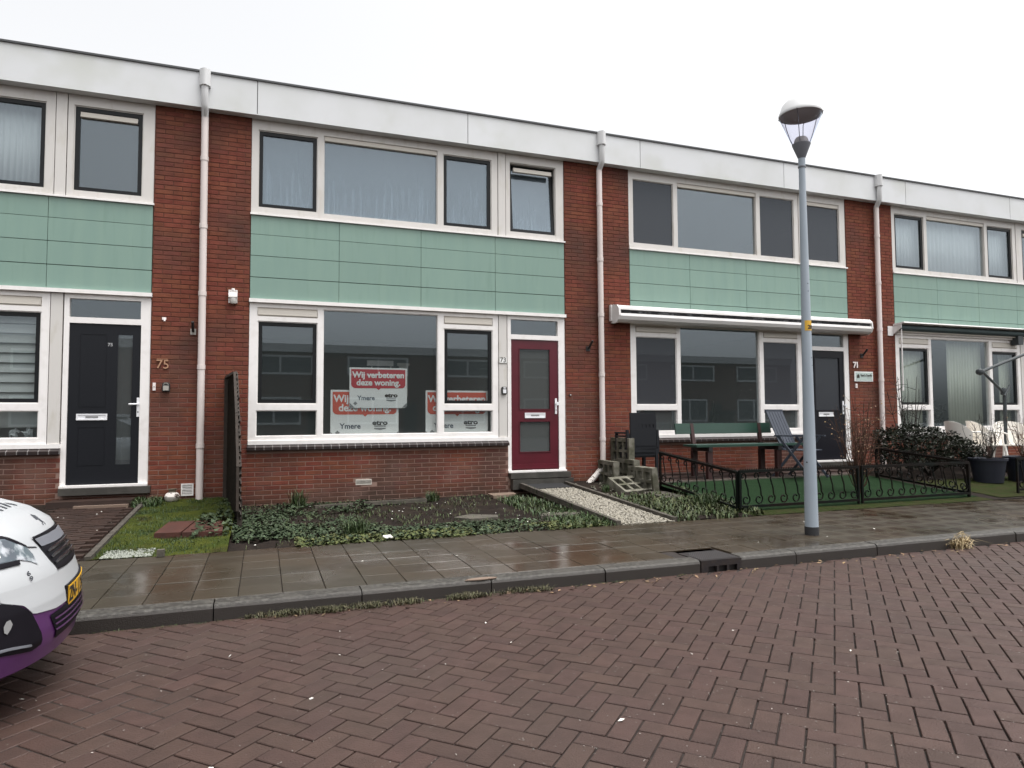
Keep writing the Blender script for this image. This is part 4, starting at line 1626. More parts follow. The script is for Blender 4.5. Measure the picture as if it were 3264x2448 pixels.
for (a, b) in ((xa, xa + 0.034), (xb_ + 0.001, xb_ + 0.03)):
    q = MB()
    q.prism([(0.0, 2.90), (0.0, 3.20), (-0.10, 3.20), (-0.21, 3.18), (-0.275, 3.12), (-0.29, 3.0), (-0.26, 2.93), (-0.18, 2.885), (-0.08, 2.885)], 'x', a, b)
    q.build('end_cap', 'awning_white', t)
bx('wall_bracket', 'awning_white', (5.60, 5.628, -0.06, 0.0, 2.93, 3.2), t)

t = thing('awning', 'half folded drop arm awning with dark cloth on the far right house', 'awning', (14, 0, 2.9))
bx('wall_bracket', 'awning_white', (11.80, 11.93, -0.012, -0.001, 2.92, 3.11), t)
q = MB()
q.prism([(0.0, 2.94), (0.0, 3.10), (-0.2, 3.13), (-0.2, 3.06)], 'x', 11.93, 11.945)
q.build('side_plate', 'awning_white', t)
q = MB()
q.prism([(0.0, 3.115), (-0.24, 3.145), (-0.25, 3.155), (-0.24, 3.175), (0.0, 3.155)], 'x', 11.95, 16.5)
q.build('cover_board', 'awning_white', t)
q = MB()
q.tube([(11.96, -0.13, 3.07), (16.5, -0.13, 3.07)], 0.052, n=12)
q.build('fabric_roll', 'awning_teal', t, smooth=True)
q = MB()
q.tube([(11.98, -0.16, 3.05), (11.93, -0.20, 1.88)], 0.013, n=8)
q.tube([(11.93, -0.20, 1.88), (11.92, -0.20, 1.82)], 0.018, n=8)
q.build('drop_arm', 'awning_white', t)
bx('bottom_bar', 'cream_strip', (11.95, 16.5, -0.10, -0.06, 2.99, 3.012), t)
bx('bracket', 'parasol_grey', (15.35, 15.5, -0.16, -0.002, 2.84, 3.05), t)

# ------------------------------------------------------------------ street lamp
LX, LY = 5.47, -4.50
t = thing('street_lamp', 'blue-grey street lamp with a clear conical lantern on the pavement', 'street lamp', (LX, LY, 0.12))
q = MB()
q.lathe([(0.0688, 0.12), (0.0688, 0.205), (0.0651, 0.206)], n=24, c=(LX, LY))
q.build('foot_sleeve', 'rubber', t, smooth=False)
q = MB()
q.lathe([(0.0666, 0.18), (0.0570, 1.3), (0.0444, 2.6), (0.0318, 3.93)], n=28, c=(LX, LY))
pole = q.build('pole', 'lamp_paint', t, smooth=True)
q = MB()
q.lathe([(0.0333, 3.928), (0.0385, 3.93), (0.0385, 3.945), (0.0333, 3.947)], n=24, c=(LX, LY))
q.build('collar', 'lamp_dark', t, smooth=True)
q = MB()
q.lathe([(0.0340, 3.945), (0.0355, 4.03)], n=24, c=(LX, LY))
q.build('spigot', 'lamp_paint', t, smooth=True)
q = MB()
q.lathe([(0.0355, 4.028), (0.0407, 4.04), (0.0888, 4.165), (0.0932, 4.18), (0.0873, 4.182)], n=28, c=(LX, LY))
q.build('cone', 'lamp_dark', t, smooth=True)
q = MB()
q.lathe([(0.0740, 4.182), (0.0725, 4.205), (0.0651, 4.235), (0.0518, 4.252), (0.0, 4.255)], n=24, c=(LX, LY))
q.build('light_socket', 'keysafe_grey', t, smooth=True)
q = MB()
q.lathe([(0.0903, 4.183), (0.1221, 4.26), (0.1665, 4.37), (0.2013, 4.455), (0.2124, 4.49)], n=36, c=(LX, LY))
q.lathe([(0.2094, 4.49), (0.1983, 4.455), (0.1635, 4.37), (0.1191, 4.26), (0.0873, 4.183)], n=36, c=(LX, LY))
q.build('lantern_glass', 'glass_lamp', t, smooth=True)
for k in range(4):
    a = R(38 + 90 * k)
    q = MB()
    q.tube([(LX + r_ * math.cos(a), LY + r_ * math.sin(a), z) for r_, z in ((0.0829, 4.185), (0.1110, 4.26), (0.1369, 4.35), (0.1569, 4.44), (0.222, 4.49))], 0.004, n=6)
    q.build('stay', 'lamp_dark', t)
q = MB()
q.lathe([(0.2161, 4.485), (0.2190, 4.50), (0.2109, 4.52), (0.1850, 4.595), (0.1300, 4.665), (0.0600, 4.702), (0.0, 4.708)], n=36, c=(LX, LY))
q.build('cap', 'lamp_cap', t, smooth=True)
q = MB()
q.lathe([(0.2161, 4.484), (0.1939, 4.478), (0.1887, 4.492), (0.1628, 4.508), (0.0, 4.51)], n=36, c=(LX, LY))
q.build('reflector', 'lamp_under', t, smooth=True)
# number sticker wrapped on the pole, facing the road
q = MB()
va, vb_ = [], []
r_ = 0.0505
for i in range(9):
    a = R(-150 + 96 * i / 8)
    va.append((LX + r_ * math.cos(a), LY + r_ * math.sin(a), 2.21))
    vb_.append((LX + r_ * math.cos(a), LY + r_ * math.sin(a), 2.315))
q.add(va + vb_, [(i, i + 1, 10 + i, 9 + i) for i in range(8)])
st = q.build('sticker', 'sticker_yellow', pole, smooth=True)
for ch, an in (('2', -103), ('0', -73)):
    a = R(an)
    text(ch, 0.055, (LX + (r_ + .001) * math.cos(a), LY + (r_ + .001) * math.sin(a), 2.245), 'ink', pole, rot=(R(90), 0, a + R(90)), bold=0.002)
q = MB()
for z, an in ((2.62, -95), (2.70, -97), (1.93, -75), (0.86, -162), (1.85, -70)):
    a = R(an)
    rp = (0.09 - (z - .18) * 0.0125) * 0.74 + 0.0006
    c = Vector((LX + rp * math.cos(a), LY + rp * math.sin(a), z))
    q.tube([c - Vector((math.cos(a), math.sin(a), 0)) * .004, c + Vector((math.cos(a), math.sin(a), 0)) * .001], 0.008 if z < 1 else 0.005, n=8)
q.build('bolt_hole', 'ink', pole)

# ------------------------------------------------------------------ gully in the kerb
t = thing('street_gully', 'cast iron kerb gully with a ribbed lid and three inlets', 'drain', (3.88, -5.0, 0))
q = MB()
q.holes(3.68, 4.09, -0.02, 0.112, [(3.75, 3.835, 0.0, 0.062), (3.855, 3.94, 0.0, 0.062), (3.96, 4.045, 0.0, 0.062)], -5.132, -5.11)
q.build('inlet_front', 'cast_iron', t)
bx('throat', 'iron_dark', (3.685, 4.085, -5.10, -4.7, -0.02, 0.10), t)
q = MB()
q.box(3.682, 4.088, -5.130, -4.78, 0.100, 0.1145)
q.build('lid', 'cast_iron', t)
q = MB()
M45 = Matrix.Rotation(R(58), 3, 'Z')
for i in range(34):
    c = 3.60 + i * 0.019
    a = Vector((c, -5.11, 0)); b = Vector((c + 0.19, -4.80, 0))
    # clip to lid
    def clipx(a, b, lo, hi):
        d = b - a
        t0, t1 = 0.0, 1.0
        for (p_, q_) in ((-(d.x), a.x - lo), (d.x, hi - a.x)):
            if p_ < 0:
                t0 = max(t0, q_ / p_)
            elif p_ > 0:
                t1 = min(t1, q_ / p_)
        return (a + d * t0, a + d * t1) if t1 - t0 > 0.05 else None
    r2 = clipx(a, b, 3.70, 4.07)
    if r2:
        q.bar((r2[0].x, r2[0].y, 0.1165), (r2[1].x, r2[1].y, 0.1165), 0.008, 0.004)
q.build('lid_rib', 'cast_rib', t)
bx('frame', 'iron_dark', (3.70, 4.10, -4.778, -4.60, 0.09, 0.108), t)

# ------------------------------------------------------------------ trellis screen between the gardens
t = thing('trellis_screen', 'dark diagonal slat garden screen standing out from the wall', 'fence', (-0.2, -0.9, 0.13))


def tx_(y):
    return -0.255 - 0.118 * y * 1.0 + 0.0


outline = [(0.0, 0.22), (0.0, 1.90), (-1.30, 1.88), (-1.62, 1.40), (-1.88, 0.80), (-1.90, 0.32), (-1.83, 0.10)]


def inpoly(y, z, poly):
    c = False
    for i in range(len(poly)):
        (a, b), (d, e) = poly[i], poly[i - 1]
        if (b > z) != (e > z) and y < (d - a) * (z - b) / (e - b) + a:
            c = not c
    return c


def screen_slats(sgn, off, nm):
    for i in range(-40, 60):
        # line: z = z0 + sgn*(y) ; sample to find the extents within the outline
        z0 = i * 0.085
        pts = [(y, z0 + sgn * (y + 0.95) * 1.15) for y in np.linspace(-1.95, 0.0, 120)]
        ins = [p for p in pts if inpoly(p[0], p[1], outline)]
        if len(ins) < 6:
            continue
        a, b = ins[0], ins[-1]
        ex = 0.02
        q = MB()
        q.bar((tx_(a[0]) + off, a[0] - ex * (1 if a[0] < b[0] else 0), a[1] - sgn * ex), (tx_(b[0]) + off, min(b[0], -0.005), b[1]), 0.010, 0.046, upv=(1, 0, 0) if False else (0, 0.7 * -sgn, 0.7))
        q.build(nm, 'trellis_wood', t)


screen_slats(1, 0.011, 'slat')
screen_slats(-1, -0.002, 'slat')
q = MB()
q.box(-0.30, -0.235, -0.05, 0.0 - 0.004, 0.15, 1.90)
q.build('post', 'trellis_wood', t)
q = MB()
q.bar((tx_(-1.86), -1.84, 0.08), (tx_(-1.86), -1.84, 0.45), 0.05, 0.05)
q.build('post', 'trellis_wood', t)
q = MB()
q.bar((tx_(-0.05) - .025, -0.03, 1.905), (tx_(-1.30) - .025, -1.30, 1.885), 0.04, 0.03)
q.bar((tx_(-1.30) - .025, -1.30, 1.885), (tx_(-1.62) - .025, -1.62, 1.40), 0.035, 0.03, upv=(1, 0, 0))
q.bar((tx_(-1.62) - .025, -1.62, 1.40), (tx_(-1.88) - .025, -1.88, 0.80), 0.035, 0.03, upv=(1, 0, 0))
q.bar((tx_(-1.88) - .025, -1.88, 0.80), (tx_(-1.9) - .025, -1.90, 0.32), 0.035, 0.03, upv=(1, 0, 0))
q.build('frame_rail', 'trellis_wood', t)

# ------------------------------------------------------------------ garden of 75
t = thing('paving_slab', 'left half of the red brown slab pair on the small lawn', 'paving slab', (-0.70, -2.05, 0.17), group='red brown slabs on the lawn')
q = MB()
q.prism([(-0.80, -2.45), (-0.56, -2.475), (-0.50, -1.66), (-0.76, -1.64)], 'z', 0.13, 0.208)
q.build('slab', 'slab_red', t)
t = thing('paving_slab', 'right half of the red brown slab pair beside the trellis foot', 'paving slab', (-0.35, -2.05, 0.17), group='red brown slabs on the lawn')
q = MB()
q.prism([(-0.545, -2.48), (-0.175, -2.53), (-0.20, -1.72), (-0.485, -1.665)], 'z', 0.13, 0.206)
q.build('slab', 'slab_red', t)
t = thing('garden_step', 'low brown step in front of the anthracite door', 'step', (-1.8, -0.2, 0.25))
bx('tread', 'path_brick_single', (-2.25, -1.33, -0.36, -0.02, 0.2, 0.335), t)
bx('slab', 'slab_side', (-1.95, -1.36, -0.43, -0.365, 0.2, 0.285), t)
t = thing('garden_pot', 'small squat pot with a white rim at the foot of the wall', 'pot', (-0.90, -0.16, 0.27))
q = MB()
q.lathe([(0.05, 0.26), (0.085, 0.29), (0.095, 0.335), (0.07, 0.375), (0.05, 0.385)], n=16, c=(-0.90, -0.16), cap=True)
q.build('bowl', 'flaking_white', t, smooth=True)
q = MB()
q.lathe([(0.045, 0.385), (0.04, 0.41), (0.055, 0.43), (0.05, 0.432), (0.035, 0.41)], n=14, c=(-0.90, -0.16))
q.build('neck', 'clay', t, smooth=True)

# ------------------------------------------------------------------ garden of 73
def leafpatch(name, mat, n, region, size, hgt, dens, label, cat, seed, flat=0.5, zoff=0.0):
    r = np.random.default_rng(seed)
    V, F = [], []
    cnt = 0
    while cnt < n:
        x = r.uniform(region[0], region[1])
        y = r.uniform(region[2], region[3])
        if dens(x, y) < r.uniform(0, 1):
            continue
        z = gz(x, y) + zoff + r.uniform(0.0, hgt) * (0.4 + 0.6 * abs(noise.noise(Vector((x * 5, y * 5, seed)))) * 2)
        th = r.uniform(0, 2 * math.pi)
        ti = r.uniform(-flat, flat)
        tj = r.uniform(-flat, flat)
        s = size * r.uniform(0.55, 1.25)
        a = np.array([math.cos(th), math.sin(th), ti])
        b = np.array([-math.sin(th), math.cos(th), tj])
        c = np.array([x, y, z])
        k = len(V)
        fold = np.array([0, 0, 0.18 * s])
        V += [c - a * s * .5, c - a * s * .15 + b * s * .42 + fold, c + a * s * .5, c - a * s * .15 - b * s * .42 + fold]
        F += [(k, k + 2, k + 1), (k, k + 3, k + 2)]
        cnt += 1
    o = fast_mesh(name, V, F, mat, loc=((region[0] + region[1]) / 2, (region[2] + region[3]) / 2, gz((region[0] + region[1]) / 2, (region[2] + region[3]) / 2)))
    return tag(o, label, cat, kind='stuff')


def sstep(a, b, x):
    t_ = min(1, max(0, (x - a) / (b - a)))
    return t_ * t_ * (3 - 2 * t_)


def ivy_d(x, y):
    nn = noise.noise(Vector((x * 2.2, y * 2.2, 0.3))) * 0.5 + noise.noise(Vector((x * 6, y * 6, 1.3))) * 0.35
    base = 1.0
    if x > 2.9:
        base -= (x - 2.9) * 1.8
    # bare earth in the middle right and front left corner
    if x > 1.2 and -2.45 < y < -1.0:
        base -= 0.9 * sstep(1.2, 1.8, x)
    if y > -1.0:
        base -= 0.9
    base -= 0.35 + 0.45 * sstep(-2.4, -1.5, y)
    if x < 0.5 and y > -2.7:
        base += 0.35
    if x < 0.6 and y < -2.75:
        base -= 1.0
    if y > -2.0 and x > 0.5:
        base -= 0.25
    return base + nn


leafpatch('ivy', 'ivy_leaf', 6000, (-0.08, 3.4, -3.2, -0.6), 0.042, 0.032, ivy_d, 'dark green ivy carpet in front of the red door house', 'ivy', 3)
leafpatch('ground_cover', 'ivy_leaf_pale', 1900, (0.5, 3.85, -3.26, -2.8), 0.042, 0.04,
          lambda x, y: 0.75 + noise.noise(Vector((x * 3, y * 5, 4))) - (0.8 if 2.3 < x < 3.1 else 0), 'yellow green ground cover along the pavement edge', 'ground cover', 5)
leafpatch('wall_ivy', 'ivy_leaf', 1000, (-0.3, 1.6, -1.2, -0.25), 0.045, 0.05,
          lambda x, y: 0.3 + noise.noise(Vector((x * 3, y * 3, 9))), 'thin scattered ivy along the foot of the low brick wall', 'ivy', 8)
leafpatch('ivy_edge', 'ivy_leaf', 260, (-0.45, -0.05, -2.6, -1.4), 0.06, 0.06, lambda x, y: 0.8, 'ivy runners creeping past the trellis onto the lawn', 'ivy', 12, zoff=0.02)


def blades(name, mat, n, pos, hgt, width, label, cat, seed, spread=0.35, kind='stuff', loc=None, parent=None):
    r = np.random.default_rng(seed)
    V, F = [], []
    for i in range(n):
        x, y, z = pos(r)
        h = hgt * r.uniform(0.45, 1.1)
        th = r.uniform(0, 2 * math.pi)
        ln = spread * r.uniform(0.2, 1.3)
        d = np.array([math.cos(th), math.sin(th), 0])
        s = np.array([-math.sin(th), math.cos(th), 0]) * width * .5
        b = np.array([x, y, z - 0.01])
        mid = b + d * h * ln * .35 + np.array([0, 0, h * .62])
        tip = b + d * h * ln + np.array([0, 0, h * (1 - ln * .35)])
        k = len(V)
        V += [b - s, b + s, mid + s * .8, mid - s * .8, tip]
        F += [(k, k + 1, k + 2), (k, k + 2, k + 3), (k + 3, k + 2, k + 4)]
    o = fast_mesh(name, V, F, mat, loc=loc or tuple(V[0]), parent=parent)
    if parent is None:
        tag(o, label, cat, kind=kind)
    return o


def tuft(x, y, rad, n, h, label, seed, mat='grass_blade'):
    def pos(r):
        a, q_ = r.uniform(0, 6.28), rad * math.sqrt(r.uniform(0, 1))
        return x + q_ * math.cos(a), y + q_ * math.sin(a), gz(x, y)
    o = blades('grass_tuft', mat, n, pos, h, 0.008, label, 'grass tuft', seed, spread=0.7, kind=None, loc=(x, y, gz(x, y)))
    o['group'] = 'grass tufts in the front gardens'
    return o


tuft(0.66, -0.42, 0.10, 130, 0.30, 'long grass tuft against the low wall below the narrow window', 21)
tuft(1.12, -2.72, 0.12, 260, 0.22, 'dense grass tuft amid the ivy near the pavement', 22)
tuft(2.50, -0.38, 0.10, 130, 0.18, 'low grass tuft at the wall under the renovation boards', 23)
tuft(5.70, -2.45, 0.16, 300, 0.22, 'thick grass tuft at the corner of the iron fence', 24)
tuft(4.95, -1.05, 0.06, 60, 0.14, 'small grass tuft right of the gravel path', 25)


def rpos(x0, x1, y0, y1, f=None):
    def pos(r):
        while True:
            x, y = r.uniform(x0, x1), r.uniform(y0, y1)
            if f is None or f(x, y) > r.uniform(0, 1):
                return x, y, (gz(x, y) if y > -3.22 else (0.12 if y > -5.0 else 0.012))
    return pos


blades('lawn_grass', 'grass_blade', 9000, rpos(-1.18, -0.12, -3.2, -0.02, lambda x, y: 0.55 + noise.noise(Vector((x * 3, y * 3, 0)))), 0.035, 0.006,
       'short mossy grass of the little lawn', 'grass', 31)
blades('soil_weeds', 'weed_blade', 2200, rpos(-0.08, 3.9, -3.2, -0.1, lambda x, y: 0.30 + 0.9 * noise.noise(Vector((x * 2.5, y * 2.5, 5)))), 0.06, 0.009,
       'sparse weeds and runners over the bare earth', 'weeds', 32, spread=1.2)
blades('border_weeds', 'grass_blade', 1600, rpos(3.35, 3.95, -3.26, -0.5, lambda x, y: 0.9 if y < -2.3 else 0.45), 0.09, 0.012,
       'weeds along the left edge of the gravel path', 'weeds', 33, spread=0.9)
blades('border_weeds', 'weed_blade', 2300, rpos(4.74, 6.0, -3.24, -1.5, lambda x, y: (0.6 if y < -2.0 else 0.35) + 0.9 * noise.noise(Vector((x * 4, y * 4, 2)))), 0.10, 0.022,
       'leafy weeds between the gravel path and the iron fence', 'weeds', 34, spread=0.9)
blades('kerb_weeds', 'gutter_weed', 1700, rpos(0.1, 2.3, -5.21, -5.125, lambda x, y: 0.35 + 1.2 * noise.noise(Vector((x * 4, y * 6, 5)))), 0.065, 0.006,
       'straggly weeds in the gutter below the kerb', 'weeds', 35, spread=1.0)
blades('pavement_moss', 'grass_blade', 2600, rpos(4.8, 16, -3.40, -3.16, lambda x, y: 0.8), 0.014, 0.006, 'thin moss along the garden edge of the pavement', 'moss', 36)
blades('gutter_weeds', 'weed_blade', 500, rpos(-0.8, 3.6, -5.17, -5.128, lambda x, y: 0.35 + noise.noise(Vector((x * 4, 0, 1)))), 0.03, 0.005,
       'small weeds sprouting at the kerb foot', 'weeds', 37, spread=1.2)
blades('step_weeds', 'grass_blade', 700, rpos(-1.33, -1.0, -0.5, -0.05), 0.10, 0.010, 'low weeds beside the brown doorstep', 'weeds', 38, spread=0.8)


# gravel: small faceted stones
def stones(name, mat, n, pos, size, label, cat, seed, kind='stuff'):
    r = np.random.default_rng(seed)
    base = np.array([(1, 0, 0), (-1, 0, 0), (0, 1, 0), (0, -1, 0), (0, 0, 1), (0, 0, -1)], float)
    fc = np.array([(0, 2, 4), (2, 1, 4), (1, 3, 4), (3, 0, 4), (2, 0, 5), (1, 2, 5), (3, 1, 5), (0, 3, 5)])
    V, F = [], []
    for i in range(n):
        x, y, z = pos(r)
        s = size * r.uniform(0.6, 1.4)
        th = r.uniform(0, 6.28)
        c, s_ = math.cos(th), math.sin(th)
        b = base * (s * np.array([1, .7, .45])) * r.uniform(0.8, 1.2, (6, 3))
        b = b @ np.array([[c, s_, 0], [-s_, c, 0], [0, 0, 1]])
        V.append(b + np.array([x, y, z + s * .2]))
        F.append(fc + 6 * i)
    o = fast_mesh(name, np.concatenate(V), np.concatenate(F), mat, loc=pos(r))
    if label:
        tag(o, label, cat, kind=kind)
    return o


stones('gravel', 'gravel', 6500, rpos(4.0, 4.68, -3.22, -0.45), 0.0165, 'pale gravel filling the path to the red door', 'gravel', 41)
stones('shell_gravel', 'shells', 900, rpos(-1.12, -0.72, -3.21, -2.9, lambda x, y: 1.0 if (y < -3.0 - 0.5 * abs(x + .95)) else 0.25), 0.014, 'white shell gravel in the corner of the lawn', 'gravel', 42)
stones('path_grit', 'paper_bit', 14, rpos(-2.0, -1.3, -3.1, -0.6), 0.010, 'white bits scattered on the brick path', 'litter', 43)
stones('bed_pebbles', 'paper_bit', 60, rpos(0, 3.9, -3.2, -0.4), 0.014, 'pale pebbles lying in the flower bed', 'pebbles', 44)
stones('brick_rubble', 'concrete', 90, rpos(4.75, 5.7, -1.6, -0.3), 0.03, 'rubble beside the stacked grass pavers', 'rubble', 45)

t = thing('path_edging', 'weathered timber edging along the left of the gravel path', 'edging', (3.96, -1.6, 0.2))
q = MB()
q.bar((3.965, -3.2, 0.125), (3.965, -0.05, 0.285), 0.055, 0.08)
q.build('timber', 'timber_edge', t)
t = thing('path_edging', 'weathered timber edging along the right of the gravel path', 'edging', (4.70, -1.6, 0.2))
q = MB()
q.bar((4.71, -3.2, 0.125), (4.72, -0.05, 0.285), 0.055, 0.08)
q.build('timber', 'timber_edge', t)
t = thing('doormat', 'black doormat on the gravel path before the red door', 'doormat', (4.33, -0.28, 0.28))
q = MB()
q.bar((4.34, -0.52, 0.262), (4.34, -0.13, 0.290), 0.62, 0.018)
q.build('mat', 'doormat', t)
t = thing('threshold_slab', 'dark low step below the red door', 'step', (4.3, -0.08, 0.3))
bx('slab', 'stone_step', (3.83, 4.86, -0.13, -0.012, 0.22, 0.372), t)


def slab(pts, z0, z1, mat, label, cat='paving slab', group=None):
    q = MB()
    q.prism(pts, 'z', z0, z1)
    c = (sum(p[0] for p in pts) / len(pts), sum(p[1] for p in pts) / len(pts), z0)
    return tag(q.build('paving_slab', mat, loc=c), label, cat, group)


slab([(3.40, -0.46), (3.80, -0.34), (3.84, -0.08), (3.42, -0.13)], 0.14, 0.185, 'slab_side', 'pale rough slab at the wall left of the black doormat')
slab([(2.35, -2.10), (2.50, -2.30), (2.85, -2.28), (2.90, -2.10), (2.60, -1.92)], 0.12, 0.148, 'slab_grey', 'irregular grey stepping stone in the bare earth')
slab([(3.32, -2.48), (3.62, -2.52), (3.78, -2.30), (3.40, -2.26)], 0.12, 0.162, 'slab_grey', 'grey slab sunk in weeds by the gravel path, farther from the fence')
slab([(3.66, -2.50), (3.88, -2.40), (3.90, -2.25), (3.80, -2.28)], 0.12, 0.155, 'slab_grey', 'small grey slab fragment touching the timber edging')
slab([(5.36, -1.98), (5.72, -1.90), (5.80, -1.28), (5.48, -1.22)], 0.17, 0.235, 'slab_grey', 'grey flagstone lying by the low fence corner')
q = MB()
q.bar((0.85, -0.66, 0.165), (1.35, -0.60, 0.17), 0.05, 0.05)
tag(q.build('bed_edging', 'slab_grey', loc=(1.1, -0.63, 0.16)), 'pale concrete edging strip in the bed, left piece', 'edging', 'concrete edging in the flower bed')
q = MB()
q.bar((1.5, -0.56, 0.172), (2.38, -0.52, 0.172), 0.05, 0.05)
tag(q.build('bed_edging', 'slab_grey', loc=(1.9, -0.54, 0.16)), 'longer concrete edging strip under the wide window', 'edging', 'concrete edging in the flower bed')
q = MB()
q.obox((1.385, -3.14, 0.145), (0.085, 0.065, 0.012), Matrix.Rotation(0.3, 3, 'Z') @ Matrix.Rotation(0.25, 3, 'X'))
tag(q.build('paper_scrap', 'paper_bit', loc=(1.385, -3.14, 0.14)), 'white scrap of paper at the edge of the ivy', 'litter')
q = MB()
q.box(-0.665, -0.605, -3.30, -3.24, 0.124, 0.185)
tag(q.build('marker_stone', 'slab_grey', loc=(-0.63, -3.27, 0.12)), 'small pale stone block on the pavement edge by the lawn', 'stone')


# litter on the road and pavement
def litter(name, mat, n, region, size, label, cat, seed, dens=None):
    r = np.random.default_rng(seed)
    V, F = [], []
    i = 0
    while i < n:
        x, y = r.uniform(region[0], region[1]), r.uniform(region[2], region[3])
        if dens and dens(x, y) < r.uniform(0, 1):
            continue
        z = (0.124 if y > -5.1 else 0.016) + r.uniform(0, 0.006)
        s = size * r.uniform(0.4, 1.3)
        th = r.uniform(0, 6.28)
        a = np.array([math.cos(th), math.sin(th), r.uniform(-.3, .3)]) * s
        b = np.array([-math.sin(th), math.cos(th), r.uniform(-.3, .3)]) * s * r.uniform(.25, .6)
        c = np.array([x, y, z])
        k = len(V)
        up_ = np.array([0, 0, s * .2])
        V += [c - a, c + b + up_, c + a, c - b]
        F += [(k, k + 3, k + 1), (k + 3, k + 2, k + 1)]
        i += 1
    return tag(fast_mesh(name, V, F, mat, loc=(region[0], region[2], 0)), label, cat, kind='stuff')


litter('road_grit', 'grit', 3600, (-1.6, 8, -8.6, -5.2), 0.0046, 'pale grit strewn over the brick road', 'grit', 51, lambda x, y: 0.35 + 0.65 * sstep(-5.6, -7.0, y) * sstep(0, 2.5, x))
litter('white_flakes', 'paper_bit', 24, (-1.2, 6, -7.4, -5.25), 0.014, 'white flakes lying on the road', 'litter', 52, lambda x, y: 0.9 if x < 2 else 0.35)
litter('gutter_leaves', 'dry_leaf', 150, (0.2, 9.5, -5.30, -5.13), 0.024, 'dry leaves gathered in the gutter', 'leaves', 53)
litter('pavement_bits', 'paper_bit', 16, (-1, 8, -4.9, -3.4), 0.014, 'white bits on the wet pavement', 'litter', 54)
litter('bed_leaves', 'dry_leaf', 260, (-0.05, 3.9, -3.2, -0.5), 0.022, '', None, 55)
bpy.data.objects.remove(bpy.data.objects['bed_leaves'])
blades('dead_tuft', 'straw', 120, lambda r: (6.72 + r.normal(0, .07), -5.15 + r.normal(0, .03), 0.02), 0.16, 0.008, 'straw coloured dead grass tuft hanging at the kerb', 'grass tuft', 56,
       spread=1.6, kind=None, loc=(6.72, -5.15, 0.0))
rr_ = np.random.default_rng(5)
q = MB()
for i in range(26):
    a0 = rr_.uniform(0, 6.28)
    r0 = rr_.uniform(.02, .06)
    c = Vector((6.72 + rr_.normal(0, .03), -5.14 + rr_.normal(0, .02), 0.10 + rr_.normal(0, .025)))
    ax = Vector(rr_.normal(0, 1, 3)).normalized()
    u = ax.orthogonal().normalized()
    v = ax.cross(u)
    q.tube([c + (u * math.cos(a0 + k * .5) + v * math.sin(a0 + k * .5)) * r0 for k in range(8)], 0.0022, n=4)
tag(q.build('dead_grass_curl', 'straw', loc=(6.72, -5.14, 0.05)), 'curled dead stems lying over the kerb edge', 'grass tuft')

q = MB()
kk_ = 12
rr2 = np.random.default_rng(9)
q.prism([(1.74 + .13 * math.cos(6.283 * i / kk_) * rr2.uniform(.7, 1.1), -5.085 + .032 * math.sin(6.283 * i / kk_) * rr2.uniform(.7, 1.1)) for i in range(kk_)], 'z', 0.118, 0.1245)
tag(q.build('mortar_splash', 'slab_side', loc=(1.74, -5.085, 0.118)), 'pale mortar splash dried on the kerb edge', 'mortar splash')

# ------------------------------------------------------------------ grass pavers stacked by the second downpipe
def grass_paver(c, M, label):
    t = bpy.data.objects.new('grass_paver', None)
    COL.objects.link(t)
    tag(t, label, 'concrete paver', 'concrete grass pavers stacked by the downpipe')
    t.matrix_world = Matrix.Translation(Vector(c)) @ M.to_4x4()
    WM[t] = Matrix.Translation(Vector(c)) @ M.to_4x4()
    q = MB()
    hs = []
    for i in range(3):
        for j in range(2):
            hs.append((-0.255 + i * 0.18, -0.255 + i * 0.18 + 0.13, -0.15 + j * 0.165, -0.15 + j * 0.165 + 0.125))
    q.holes(-0.30, 0.30, -0.20, 0.20, hs, -0.05, 0.05)
    q.build('block', 'concrete', t, local=True)
    return t


Rz, Rx, Ry = (lambda a: Matrix.Rotation(R(a), 3, 'Z')), (lambda a: Matrix.Rotation(R(a), 3, 'X')), (lambda a: Matrix.Rotation(R(a), 3, 'Y'))
grass_paver((5.63, -0.33, 0.80), Rz(90), 'upright grass paver at the top of the stack by the black chairs')
grass_paver((5.60, -0.55, 0.47), Rz(88) @ Ry(0), 'grass paver standing on edge under the topmost one')
grass_paver((5.36, -0.36, 0.44), Rz(86), 'grass paver standing on edge nearest the downpipe shoe')
grass_paver((5.62, -0.98, 0.38), Rz(96) @ Rx(-6), 'grass paver leaning outward at the low end of the stack')
grass_paver((5.36, -1.02, 0.30), Rz(18) @ Rx(-62), 'grass paver fallen flat in front of the stack')

# ------------------------------------------------------------------ stacked black chairs
BASE = 0.355


